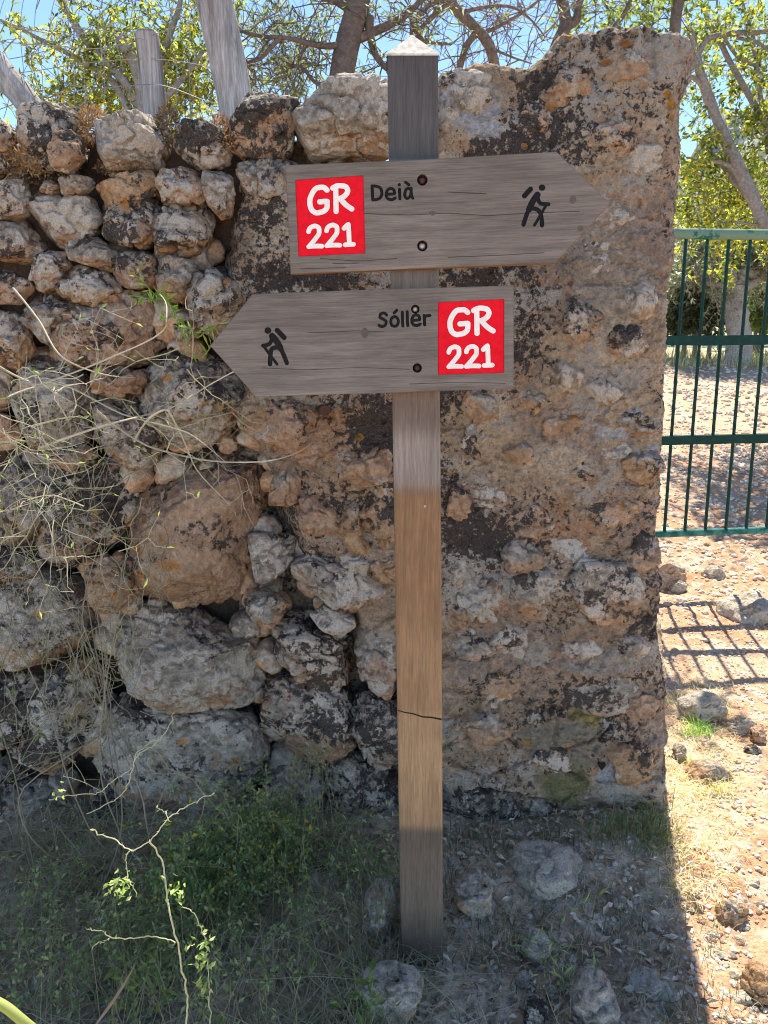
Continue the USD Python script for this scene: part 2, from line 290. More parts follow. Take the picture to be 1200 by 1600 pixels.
def wall_stone(poly_px, kind, parent, off=0.0, dep=None, level=None, name='stone'):
    SN[0] += 1; seed = SN[0]
    pp = np.array(poly_px, float); q0 = np.array([onW(*a) for a in pp]); w, h = np.ptp(q0[:, 0]), np.ptp(q0[:, 2])
    D = dep or float(np.clip(.52 * min(w, h), .05, .15)); rng = np.random.default_rng(seed)
    back = off + D - .035 - rng.uniform(0, .02)
    q = np.array([onW(a, b, back) for a, b in pp]); c, r = outline(q[:, [0, 2]])
    level = level or (5 if min(w, h) > .19 else 4)
    p, d, f = rock_shape(r, D, level, seed, facets=rng.integers(8, 14))
    P = p + [c[0], wallY(c[1]) + back, c[1]]
    tc, li = stone_tint(P, d[:, 2] + .3 * (-d[:, 1]) - .3, kind, seed); return put(name, (P, f), 'stone', parent, tc, True, li)
STONES = [
 ('g', [(-10,190),(12,192),(22,215),(14,240),(-10,245)]), ('m', [(-10,238),(6,240),(10,265),(-10,280)]),
 ('d', [(38,185),(50,165),(85,158),(120,170),(130,205),(128,245),(105,272),(60,278),(40,250)]),
 ('p', [(146,188),(160,172),(200,160),(225,170),(245,200),(258,235),(242,266),(200,278),(160,270),(148,235)]),
 ('m', [(272,205),(290,192),(320,190),(345,205),(362,235),(360,255),(320,266),(290,255),(272,235)]),
 ('d', [(366,165),(385,152),(430,155),(462,146),(465,175),(455,215),(450,238),(425,250),(390,256),(370,235),(363,200)]),
 ('p', [(465,145),(490,133),(540,128),(590,130),(612,150),(612,235),(590,248),(510,252),(470,253),(455,220),(454,175)]),
 ('g', [(-8,290),(15,283),(38,284),(45,310),(40,335),(20,348),(-8,348)]),
 ('p', [(44,320),(75,310),(110,305),(140,310),(155,335),(150,365),(125,383),(100,390),(70,378),(48,355),(42,335)]),
 ('p', [(95,280),(115,274),(140,278),(147,290),(125,304),(98,303)]), ('m', [(65,287),(80,282),(94,292),(85,306),(66,302)]),
 ('o', [(154,292),(170,285),(205,272),(235,267),(246,285),(245,305),(215,315),(180,325),(160,327),(154,308)]),
 ('m', [(246,268),(275,262),(305,262),(315,275),(321,305),(310,318),(275,315),(255,315),(247,290)]),
 ('g', [(320,270),(340,264),(362,275),(365,305),(360,335),(340,344),(325,318),(318,290)]),
 ('d', [(157,342),(175,318),(205,309),(240,308),(262,322),(252,345),(238,375),(225,388),(195,385),(170,374),(157,355)]),
 ('g', [(234,385),(240,345),(265,318),(300,311),(325,318),(332,340),(325,375),(310,395),(285,407),(250,405)]),
 ('m', [(-8,352),(20,350),(50,360),(70,385),(60,408),(30,416),(-8,412)]),
 ('g', [(106,385),(120,371),(150,372),(180,390),(183,405),(170,425),(140,415),(110,405)]),
 ('g', [(46,412),(75,393),(100,395),(107,415),(95,445),(70,457),(50,447),(46,427)]),
 ('o', [(177,408),(190,392),(220,393),(240,402),(243,425),(238,445),(215,450),(190,447),(177,428)]),
 ('m', [(244,408),(270,402),(300,410),(314,432),(306,452),(285,477),(265,470),(248,452),(243,430)]),
 ('m', [(92,448),(105,415),(130,417),(165,428),(188,450),(181,474),(155,481),(120,472),(94,460)]),
 ('m', [(-8,420),(20,425),(45,440),(50,452),(30,472),(-8,475)]),
 ('g', [(32,480),(55,457),(90,457),(122,475),(116,497),(96,517),(80,542),(60,542),(42,527),(31,502)]),
 ('o', [(93,525),(108,490),(130,476),(155,482),(180,470),(215,453),(240,463),(257,490),(257,530),(240,562),(215,572),(180,585),(150,590),(115,577),(98,550)]),
 ('g', [(297,460),(310,430),(345,418),(380,430),(394,455),(378,482),(352,512),(335,532),(305,507),(299,480)]),
 ('m', [(-8,485),(25,490),(42,520),(50,545),(35,572),(-8,567)]), ('g', [(273,508),(290,498),(299,515),(292,537),(275,532)]),
 ('g', [(25,600),(42,570),(75,550),(105,558),(127,590),(147,620),(150,655),(130,692),(90,702),(50,692),(26,660),(22,630)]),
 ('m', [(150,640),(175,628),(220,625),(247,650),(252,690),(245,722),(215,732),(170,717),(150,690)]),
 ('g', [(225,580),(240,555),(290,543),(335,558),(370,588),(382,620),(367,660),(330,692),(280,697),(245,692),(228,650)]),
 ('o', [(210,850),(220,780),(233,745),(263,718),(310,706),(352,708),(397,728),(420,760),(402,800),(392,850),(387,900),(372,937),(330,947),(275,955),(228,947),(208,920)]),
 ('d', [(108,735),(150,720),(190,725),(212,760),(207,830),(180,862),(130,884),(75,887),(58,850),(73,790)]),
 ('o', [(139,890),(155,870),(185,865),(206,880),(206,935),(190,952),(160,955),(141,930)]),
 ('m', [(-10,720),(30,705),(70,720),(90,760),(70,820),(30,852),(-10,850)]), ('d', [(-10,855),(30,860),(62,880),(52,902),(-10,905)]),
 ('g', [(-10,920),(20,898),(70,890),(112,903),(137,940),(159,985),(152,1017),(100,1037),(50,1052),(0,1057),(-10,1040)]),
 ('p', [(173,1010),(183,965),(205,948),(250,956),(300,958),(345,983),(370,1003),(405,993),(432,1010),(432,1040),(407,1072),(375,1097),(320,1094),(270,1097),(232,1082),(200,1057),(176,1040)]),
 ('m', [(376,942),(390,923),(430,928),(452,950),(427,977),(400,972)]), ('g', [(362,985),(380,958),(400,965),(408,990),(385,994)]),
 ('d', [(423,985),(445,960),(480,968),(520,983),(552,1005),(557,1045),(520,1072),(485,1062),(450,1047),(430,1010)]),
 ('p', [(485,960),(505,946),(550,963),(554,977),(535,994),(505,982)]),
 ('d', [(390,1090),(410,1063),(445,1048),(500,1058),(542,1073),(550,1120),(554,1157),(520,1182),(470,1187),(430,1152),(398,1120)]),
 ('p', [(555,1010),(565,986),(600,988),(624,1010),(624,1087),(600,1087),(563,1062)]), ('d', [(548,1085),(590,1087),(626,1100),(627,1210),(600,1217),(570,1182),(553,1150),(548,1120)]),
 ('g', [(158,1150),(173,1110),(213,1085),(270,1100),(330,1100),(387,1113),(412,1160),(414,1200),(397,1227),(330,1252),(250,1257),(188,1242),(158,1200)]),
 ('d', [(38,1150),(58,1090),(93,1040),(140,1033),(154,1070),(150,1130),(122,1172),(75,1212),(28,1192),(20,1170)]),
 ('d', [(-10,1060),(40,1058),(72,1075),(52,1120),(30,1157),(-10,1162)]),
 ('g', [(408,1215),(428,1180),(470,1188),(507,1195),(522,1240),(512,1287),(490,1312),(460,1282),(423,1252)]),
 ('d', [(510,1190),(545,1173),(590,1195),(622,1220),(626,1252),(590,1272),(550,1282),(526,1257),(513,1222)]),
 ('m', [(528,1285),(570,1278),(627,1263),(627,1322),(580,1327),(538,1317)]),
 ('m', [(123,1240),(170,1235),(230,1255),(242,1280),(190,1294),(138,1288)]), ('g', [(-10,1170),(25,1200),(70,1215),(112,1230),(102,1282),(50,1302),(-10,1292)]),
 ('m', [(240,1260),(330,1258),(390,1240),(402,1292),(330,1315),(260,1305)]), ('d', [(100,1290),(180,1300),(250,1310),(240,1345),(150,1345),(95,1330)]), ('d', [(-10,1300),(60,1305),(95,1330),(80,1370),(-10,1370)]),
 ('d', [(268,1312),(330,1318),(400,1298),(425,1290),(440,1330),(360,1350),(280,1345)]), ('d', [(430,1285),(470,1310),(520,1320),(525,1350),(450,1350)]),
 ('o', [(150,560),(185,592),(222,575),(226,612),(180,622),(146,612)]), ('d', [(90,702),(130,695),(150,715),(110,735),(75,720)]),
]
wall = thing('dry_stone_wall', 'dry stone wall of rounded grey and ochre limestone rocks left of the signpost', 'wall', (-.6, WY0, 0))
def grid_mesh(A):
    r, c = A.shape[:2]; i = (np.arange(r - 1)[:, None] * c + np.arange(c - 1)).ravel(); return A.reshape(-1, 3), np.stack([i, i + 1, i + c + 1, i + c], 1)
# earth core behind the loose stones
uu, vv = np.meshgrid(np.linspace(-2.6, -.05, 170), np.linspace(-.1, 2.9, 200))
ztop = 2.23; zz = np.minimum(vv, ztop); yy = wallY(zz) + .24 - .10 * ss(1.75, 2.1, zz) + np.maximum(vv - ztop, 0)
C = np.stack([uu, yy, zz], -1); C[..., 1] += .07 * (fbm(C * 7, 4, 3) - .5); C[..., 2] += np.where(vv > ztop - .2, .10 * (fbm(C * 5, 3, 8) - .5), 0)
cv, cf = grid_mesh(C); put('earth_core', (cv, cf), 'soil', wall, lerp((.05, .035, .025), (.12, .085, .055), fbm(cv * 14, 3, 2)), True)
bk = trimesh.creation.box([2.5, .12, 2.2]); bk.apply_translation([-1.32, WY0 + .78, 1.08]); put('rear_face', bk, 'soil', wall, (.2, .17, .14))
for k, poly in STONES: wall_stone(poly, k, wall)
wall_stone([(84,208),(110,203),(126,220),(130,245),(106,269),(85,263),(79,235)], 'o', wall, -.05)
rb = MB(); rr = np.random.default_rng(4)                 # small fill stones wedged deep in the gaps
for k in range(420):
    px, py = rr.uniform(-150, 560), rr.uniform(285, 1330)
    if px > 330 and py < 560: continue
    s = rr.uniform(.022, .07); p, d, f = rock_shape(s, s * .9, 2, 5000 + k, facets=10, rough=.8); q = onW(px, py, rr.uniform(.10, .17))
    rb.add(p + q, f, stone_tint(p + q, d[:, 2], 'gom'[k % 3], k)[0])
rb.build('packing_stones', 'soil', wall, True, kind='stuff')
for k, poly in STONES:                                   # the wall goes on to the left, out of the picture
    pp = np.array(poly, float)
    if pp[:, 0].max() < 262 and pp[:, 0].min() > 0: wall_stone([(-x - 14, y) for x, y in poly][::-1], k, wall, level=3)

wx = np.random.default_rng(17)
for row, py in enumerate(range(200, 1330, 105)):
    for px in range(-760, -30, 118):
        if px > -250 and 280 < py < 1290: continue
        ox, oy = px + 59 * (row % 2) + wx.uniform(-8, 8), py + wx.uniform(-8, 8)
        wall_stone([(ox + 66 * math.cos(a) * wx.uniform(.85, 1.1), oy + 58 * math.sin(a) * wx.uniform(.85, 1.1)) for a in np.linspace(0, 2 * np.pi, 9)[:-1]], 'godm'[wx.integers(4)], wall, level=3)

# ------------------------------------------------------------------ mortared pier
R_EDGE = [(1072,30),(1078,60),(1078,90),(1064,150),(1066,250),(1055,400),(1046,500),(1040,600),(1035,700),(1030,780),(1024,860),(1031,920),(1035,1000),(1045,1080),(1039,1140),(1043,1210),(1040,1260),(1040,1330)]
T_EDGE = [(330,262),(450,262),(600,252),(640,245),(662,190),(690,108),(700,106),(750,97),(800,101),(830,100),(850,82),(880,52),(930,40),(985,35),(1040,45),(1085,58)]
re = np.array([onW(*p) for p in R_EDGE]); te = np.array([onW(*p) for p in T_EDGE])
xr = lambda z: np.interp(z, re[::-1, 2], re[::-1, 0]); zt = lambda x: np.interp(x, te[:, 0], te[:, 2])
NU, NV, DEEP = 340, 620, .62
ub = np.r_[np.linspace(0, 1, NU), 1 + np.linspace(.01, 1, 60) ** 1.3]; vb = np.r_[np.linspace(0, 1, NV), 1 + np.linspace(.01, 1, 60) ** 1.3]
UB, VB = np.meshgrid(ub, vb); z0 = np.minimum(VB, 1) * 2.55 - .08; xl = onW(345, 700)[0]
X = xl + (xr(z0) - xl) * np.minimum(UB, 1); Z = -.08 + (zt(X) + .08) * np.minimum(VB, 1); back = np.maximum(np.maximum(UB - 1, VB - 1), 0) * DEEP
edge = .035
# rounded arrises
eu, ev = np.clip((xr(z0) - X) / edge, 0, 1), np.clip((zt(X) - Z) / edge, 0, 1)
rd = edge * ((1 - np.sqrt(1 - (1 - eu) ** 2)) + (1 - np.sqrt(1 - (1 - ev) ** 2)))
X = X + .185 * (back / DEEP) * np.minimum(UB, 1) ** 4
Yb = wallY(Z) + np.maximum(back, 0) + rd
A = np.stack([X, Yb, Z], -1); S = A.reshape(-1, 3)
fpx, fpy = to_px(np.stack([S[:, 0], wallY(S[:, 2]), S[:, 2]], -1)); fpx, fpy = np.array(fpx), np.array(fpy)
# how proud the face is: sinks behind the loose stones along a ragged boundary
bx = np.interp(fpy, [100,250,420,500,640,720,860,980,1080,1290,1400], [415,385,338,375,360,420,455,545,615,690,700])
sink = ss(25, -25, fpx - bx + 60 * (fbm(S * 8, 3, 4) - .5)) * .19
D3 = lambda P, k, s: fbm(P * k, 4, s) - .5
warp = S + .06 * np.stack([D3(S, 5, 61), D3(S, 5, 62), D3(S, 5, 63)], -1)
# embedded stones under worn mortar: anisotropic cells
from scipy.spatial import cKDTree
cr = np.random.default_rng(23); cells = np.stack([cr.uniform(-.6, 1.05, 150), cr.uniform(-.1, 2.6, 150)], -1)
kt = cKDTree(cells * [1, 1.7]); dd, ci = kt.query(warp[:, [0, 2]] * [1, 1.7], k=2); ed = dd[:, 1] - dd[:, 0]; ch = cr.uniform(-1, 1, 150)[ci[:, 0]]; ck = cr.uniform(0, 1, 150)[ci[:, 0]]
expo = ss(.38, .6, fbm(S * 2.3, 3, 71) + .12 * ss(900, 1200, fpy) - .12 * ss(900, 700, fpx) * 0)   * (.3 + .25 * ss(680, 950, fpy))   # where mortar has gone and stones show
def blob(x, y, rx, ry=None, amt=1.0): return amt * np.exp(-((fpx - x) / rx) ** 2 - ((fpy - y) / (ry or rx)) ** 2)
pit = ss(.62, .85, noise(S * 48, 7)); ridge = np.abs(D3(warp, 6, 81))
top_rough = ss(120, 60, fpy - .08 * (fpx - 700)) * ss(560, 700, fpx)
h = .050 * D3(S, 2.2, 51) + .026 * D3(S, 7, 52) + .022 * D3(S, 20, 53) + .020 * D3(S, 62, 54) + expo * (.026 * ss(0, .03, ed) - .016 + .018 * ch) - .006 * ss(.022, 0, ridge) * ss(.4, .6, fbm(S * 3, 2, 5)) - .006 * pit
h += top_rough * (.06 * D3(S, 12, 55) + .05 * (.12 - np.abs(D3(S, 16, 56))))
h += blob(845, 925, 90, 45, .035) + blob(930, 760, 100, 40, .02) + blob(930, 930, 90, 90, .025) + blob(940, 1200, 110, 60, .02) + blob(560, 730, 60, 40, .03)
for (x0, y0, x1, y1, dpt) in [(930,655,985,600,.012),(800,880,730,915,.014),(850,1105,950,1112,.02),(975,1010,1035,1018,.010),(690,765,800,770,.008)]:
    t = np.clip(((fpx - x0) * (x1 - x0) + (fpy - y0) * (y1 - y0)) / ((x1 - x0) ** 2 + (y1 - y0) ** 2), 0, 1)
    dist = np.hypot(fpx - x0 - t * (x1 - x0), fpy - y0 - t * (y1 - y0)) + 34 * (fbm(S * 24, 4, 91) - .5); h -= .8 * dpt * np.exp(-(dist / 6.) ** 2) * (.4 + 1.2 * fbm(S * 9, 2, 92))
nrm = np.stack([ss(0, .12, UB - 1) + 0.18 * (1 - eu), -(1 - ss(0, .1, back / DEEP)), np.where(VB > 1, 1., .5 * (1 - ev))], -1).reshape(-1, 3)
nrm /= np.linalg.norm(nrm, axis=1, keepdims=True) + 1e-9
pP = S + nrm * h[:, None]; pP[:, 1] += sink
n0, n1, n2, n3, n4 = fbm(S * 3.2, 4, 101), fbm(warp * 9, 4, 102), fbm(S * 34, 4, 103), fbm(S * 105, 3, 104), noise(S * 190, 105)
tan = lerp((.70, .52, .335), (.50, .36, .225), ss(.35, .65, n1)); tan = lerp(tan, (.56, .38, .265), ss(.45, .6, n0) * .6)
stn = lerp((.50, .395, .285), (.58, .395, .245), ck); tan = lerp(tan, lerp(stn, (.34, .27, .205), ss(.4, .6, n2)), expo * .7)
plaster = blob(965, 450, 50, 70) + blob(925, 350, 30, 45, .9) + blob(880, 720, 60, 30, .7) + blob(960, 570, 60, 40, .8) + blob(780, 640, 25, 60, .5) + blob(640, 260, 400, 12, .5) + blob(430, 330, 40, 90, .6) + blob(1020, 200, 30, 60, .5)
c = lerp(tan, lerp((.80, .645, .45), (.70, .55, .38), n2), ss(.37, .52, .5 * plaster + .55 * n1 + .10 * (n3 - .5)) * .95)
c = lerp(c, lerp((.58, .30, .145), (.66, .45, .275), n2), ss(.36, .5, .5 * (blob(880, 830, 90, 55) + blob(940, 1190, 90, 50) + blob(470, 670, 130, 50) + blob(570, 720, 60, 60) + blob(760, 960, 60, 120, .5) + blob(830, 1000, 120, 60, .4) + blob(720, 230, 60, 20, .9)) + .5 * (n1 - .3)) * .8)
gl = ss(.52, .60, .55 * n0 + .3 * n2 + .15 * n3 + blob(920, 520, 60, 120, .06) + blob(880, 960, 120, 60, .05)); c = lerp(c, lerp((.30, .265, .22), (.41, .37, .315), n3), gl * .6)
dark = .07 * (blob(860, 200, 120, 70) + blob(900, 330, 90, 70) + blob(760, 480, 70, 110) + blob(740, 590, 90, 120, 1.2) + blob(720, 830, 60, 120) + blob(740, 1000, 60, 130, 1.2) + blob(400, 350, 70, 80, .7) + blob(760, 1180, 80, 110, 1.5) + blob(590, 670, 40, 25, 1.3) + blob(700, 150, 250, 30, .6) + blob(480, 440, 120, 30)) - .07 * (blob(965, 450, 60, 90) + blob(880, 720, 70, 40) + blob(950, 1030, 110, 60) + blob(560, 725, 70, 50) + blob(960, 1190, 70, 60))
zone = fbm(warp * 3, 3, 111); c = c * (.88 + .24 * n4)[:, None]
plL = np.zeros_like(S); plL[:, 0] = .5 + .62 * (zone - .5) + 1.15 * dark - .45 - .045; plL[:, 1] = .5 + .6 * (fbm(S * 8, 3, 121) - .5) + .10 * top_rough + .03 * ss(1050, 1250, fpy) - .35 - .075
wob = 14 * (fbm(S * 28, 3, 131) - .5)
def spot(x, y, rx, ry, col, soft=.25):
    global c
    q = np.hypot((fpx + wob * rx / 14 - x) / rx, (fpy + wob * ry / 14 - y) / ry); w = ss(1 + soft, 1 - soft, q); c = lerp(c, np.asarray(col) * (.8 + .4 * n3)[:, None], w); plL[:, :2] -= .3 * w[:, None]
for a in [(945,1032,68,20,(.50,.44,.36)),(735,165,50,42,(.58,.56,.52)),(760,200,26,14,(.62,.60,.57)),(912,1122,28,14,(.44,.36,.13)),(880,1215,38,45,(.30,.27,.13)),(875,1160,60,40,(.36,.31,.22)),(925,1272,40,22,(.43,.29,.19)),(895,655,10,10,(.62,.6,.56)),(955,675,28,9,(.62,.6,.57)),(993,650,11,14,(.62,.6,.57)),(983,668,8,8,(.62,.6,.57)),(1024,699,9,9,(.6,.58,.56)),(960,1180,14,22,(.55,.54,.52)),(943,1210,14,16,(.55,.54,.52)),
          (1045,164,9,9,(.58,.28,.04)),(1040,150,6,6,(.58,.28,.04)),(1048,185,4,6,(.58,.28,.04)),(860,167,9,8,(.50,.24,.08)),(884,160,7,6,(.5,.24,.08)),(902,130,12,6,(.5,.24,.09)),(822,1154,5,4,(.6,.3,.05)),(820,230,5,5,(.55,.26,.05)),(562,683,7,5,(.62,.33,.05)),(855,188,5,5,(.5,.26,.08)),(1017,340,5,5,(.5,.25,.12)),(1029,341,5,5,(.52,.3,.16)),(890,60,8,6,(.5,.25,.08)),(945,100,10,5,(.45,.2,.07)),(975,70,14,6,(.45,.2,.07)),(715,1150,5,4,(.55,.3,.06)),(610,1060,7,7,(.45,.3,.08)),(575,300,8,40,(.5,.4,.3))]: spot(*a)
pier = thing('stone_pier', 'tall mortared stone gate pier with worn plaster behind the signpost', 'stone pier', (.4, WY0, 0))
pv, pf = grid_mesh(pP.reshape(A.shape)); put('masonry', (pv, pf), 'masonry', pier, c, True, plL)
bk = trimesh.creation.box([1.25, .05, 2.2]); bk.apply_translation([.36, WY0 + .60, 1.05]); put('rear_face', bk, 'soil', pier, (.35, .27, .2))
PIER_STONES = [
 ('m', [(376,262),(400,245),(440,240),(462,250),(457,300),(445,332),(400,322),(373,305)], .0), ('o', [(420,770),(433,725),(455,720),(470,745),(465,782),(440,799),(421,790)], -.01),
 ('o', [(466,745),(483,726),(507,738),(514,775),(528,800),(542,845),(510,857),(476,837),(466,800)], -.02), ('p', [(385,838),(405,834),(430,836),(462,843),(457,872),(440,897),(405,912),(388,890)], 0),
 ('p', [(460,882),(490,864),(540,878),(607,908),(607,937),(575,947),(540,954),(498,932),(463,910)], -.02), ('p', [(528,868),(555,860),(582,880),(570,897),(540,890)], .0),
 ('o', [(560,790),(575,765),(600,738),(620,760),(620,840),(602,877),(578,850),(563,830)], -.01), ('o', [(522,792),(545,770),(562,790),(566,832),(585,862),(590,880),(560,870),(538,845),(526,815)], .0),
 ('o', [(578,882),(600,866),(622,870),(622,907),(588,907)], .0), ('o', [(368,640),(400,620),(460,625),(520,640),(530,690),(480,705),(430,712),(388,692)], -.04), ('o', [(440,700),(500,690),(520,715),(500,730),(460,722)], .0),
 ('o', [(510,735),(540,712),(600,698),(622,700),(622,745),(580,768),(535,765)], -.03), ('d', [(695,1235),(715,1213),(745,1203),(774,1225),(780,1265),(757,1287),(725,1292),(698,1272)], -.02),
 ('g', [(778,1240),(800,1228),(817,1260),(827,1297),(790,1297),(773,1275)], -.01), ('p', [(808,1240),(840,1238),(882,1265),(877,1287),(840,1287)], 0), ('p', [(655,150),(668,125),(715,118),(765,122),(784,145),(774,178),(784,198),(768,214),(720,216),(665,216)], .0),
 ('m', [(690,1100),(725,1090),(735,1130),(730,1185),(700,1190),(688,1150)], .01)]
for k, poly, off in PIER_STONES: wall_stone(poly, k, pier, off + .01, dep=None if off < .02 else .06)
hp = Polygon([(0,-9),(4,-4),(8,1),(9,5),(7,8),(4,8.5),(1.5,7),(0,4.5),(-1.5,7),(-4,8.5),(-7,8),(-9,5),(-8,1),(-4,-4)])
def face_off(px, py):  # masonry surface in front of the wall plane at a pixel
    k = np.argmin((fpx - px) ** 2 + (fpy - py) ** 2); return pP[k]
EMB = [(845,925,92,52,'m'),(935,925,105,80,'m'),(752,935,58,60,'p'),(955,790,85,52,'o'),(835,805,62,48,'m'),(722,880,40,66,'p'),(925,1078,110,52,'m'),(785,1075,74,60,'o'),(862,1172,84,60,'m'),(985,1180,66,78,'o'),(735,1010,60,52,'m'),(940,612,54,36,'p'),(876,664,64,34,'o'),(988,655,66,40,'m'),(808,705,62,42,'o'),(738,690,52,44,'m'),(905,738,76,32,'o'),(1000,728,50,36,'m'),(885,590,44,40,'p'),(978,535,56,34,'m'),(1000,470,40,52,'p'),(905,505,52,56,'m'),(752,640,48,42,'o'),(962,335,60,40,'p'),(1002,255,62,42,'p'),(945,215,70,46,'m'),(885,140,84,44,'m'),(985,115,80,46,'o'),(830,190,60,44,'m'),(716,790,40,58,'o'),(872,862,74,40,'p'),(998,862,50,52,'o'),(985,1012,60,34,'p'),(805,1000,60,46,'p'),(820,870,54,36,'o'),(770,770,48,34,'p'),(960,700,44,26,'p'),(830,625,50,34,'m'),(930,400,58,40,'p'),(760,1140,60,52,'m'),(1000,1100,44,46,'o'),(900,1010,54,26,'p'),(715,960,36,40,'o')]
ew = np.random.default_rng(29)
for ex, ey, ew_, eh_, kk in EMB:                          # rubble stones that show flush in the worn mortar
    qf = face_off(ex, ey); n_ = ew.integers(6, 9); ph = ew.uniform(0, 6.28)
    pl = [(ex + ew_ * .74 * math.cos(a) * f_, ey + eh_ * .74 * math.sin(a) * f_) for a, f_ in zip(np.sort(np.linspace(0, 2 * np.pi, n_ + 1)[:-1] + ew.uniform(-.25, .25, n_)) , ew.uniform(.8, 1.15, n_))]
    wall_stone(pl, kk, pier, float(qf[1] - wallY(qf[2])) + .0235 - ew.uniform(0, .012), dep=.055, level=4)
q = face_off(935, 1190) - np.array([0, .006, 0]); s = .0021; hm = trimesh.creation.extrude_polygon(Polygon(np.array(hp.exterior.coords) * s * [.7, .8]), .006)
hm.apply_transform(trimesh.transformations.rotation_matrix(np.pi / 2, [1, 0, 0])); hm.apply_translation(q + [0, -.004, 0]); put('heart_mark', hm, 'black_paint', pier)
q = face_off(507, 640); nm = trimesh.creation.cylinder(.016, .05, sections=14); nm.apply_transform(trimesh.transformations.rotation_matrix(np.pi / 2, [1, .25, 0])); nm.apply_translation(q + [0, -.03, 0.0]); put('iron_pin', nm, 'rusty_iron', pier)

# ------------------------------------------------------------------ signpost
PY = 1.80
def pplane(px, py, Y=PY): return atY(px, py, Y)
sign = thing('signpost', 'square wooden trail signpost with two grey arrow boards, Deià and Sóller', 'signpost', pplane(659, 1490))
def post_seg(rows, depth=.105, n=60):
    """A square timber through pixel rows (y, left x, right x); returns (v, f) closed."""
    ys = np.array([r[0] for r in rows]); ring = []
    for y in np.linspace(ys[0], ys[-1], n):
        l, r = np.interp(y, ys, [a[1] for a in rows]), np.interp(y, ys, [a[2] for a in rows]); a, b = pplane(l, y), pplane(r, y); e = .004
        ring.append([a + [0, e, 0], a + [e, 0, 0], b + [-e, 0, 0], b + [0, e, 0], b + [0, depth - e, 0], b + [-e, depth, 0], a + [e, depth, 0], a + [0, depth - e, 0]])
    R = np.array(ring); v = R.reshape(-1, 3); f = []
    for i in range(n - 1):
        for j in range(8): k = (j + 1) % 8; f.append([i * 8 + j, (i + 1) * 8 + j, (i + 1) * 8 + k, i * 8 + k])
    f = [t for q in f for t in ([q[0], q[1], q[2]], [q[0], q[2], q[3]])]
    f += [[0, j + 1, j] for j in range(1, 7)] + [[(n - 1) * 8, (n - 1) * 8 + j, (n - 1) * 8 + j + 1] for j in range(1, 7)]
    return v, np.array(f)
rows = [(84.5,605.5,684.5),(430,611,686),(620,613.5,687.5),(1000,619.5,690.5),(1300,624,691.5),(1490,627,692.5),(1525,628,693)]
v, f = post_seg(rows, n=240)
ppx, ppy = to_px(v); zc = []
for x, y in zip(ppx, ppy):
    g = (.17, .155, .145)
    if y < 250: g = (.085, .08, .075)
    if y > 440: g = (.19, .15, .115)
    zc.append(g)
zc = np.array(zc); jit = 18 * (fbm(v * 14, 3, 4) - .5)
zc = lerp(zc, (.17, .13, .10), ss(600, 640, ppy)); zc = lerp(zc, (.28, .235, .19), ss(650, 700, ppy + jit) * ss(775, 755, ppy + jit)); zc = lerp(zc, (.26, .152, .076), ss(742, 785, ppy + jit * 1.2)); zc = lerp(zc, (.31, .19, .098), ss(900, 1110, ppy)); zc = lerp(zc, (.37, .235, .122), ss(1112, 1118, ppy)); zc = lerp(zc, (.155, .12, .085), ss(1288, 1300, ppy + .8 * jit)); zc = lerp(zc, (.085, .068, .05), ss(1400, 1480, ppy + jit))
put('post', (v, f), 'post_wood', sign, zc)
tl, tr_, d_ = pplane(605.5, 84), pplane(684.5, 84), .105
ap = pplane(645, 57) + [0, d_ / 2, 0]; o = .002
cv = np.array([tl + [-o, -o, 0], tr_ + [o, -o, 0], tr_ + [o, d_ + o, 0], tl + [-o, d_ + o, 0], ap]); cv[4, 2] = tl[2] + .055
cv = np.vstack([cv, cv[:4] - [0, 0, .004]])
put('post_top', (cv, np.array([[0, 1, 4], [1, 2, 4], [2, 3, 4], [3, 0, 4], [5, 1, 0], [5, 6, 1], [6, 2, 1], [6, 7, 2], [7, 3, 2], [7, 8, 3], [8, 0, 3], [8, 5, 0]])), 'bleached', sign)
crk = MB(); crk.tube([pplane(x, y, PY - .0005) for x, y in [(622,1110),(632,1113),(645,1115),(660,1120),(675,1121),(690,1124)]], (.0012, .0022), 5); crk.build('crack', 'dark_hole', sign)
nl = trimesh.creation.cylinder(.003, .003, sections=10); nl.apply_transform(trimesh.transformations.rotation_matrix(np.pi / 2, [1, 0, 0])); nl.apply_translation(pplane(664, 791, PY)); put('nail', nl, 'zinc', sign)

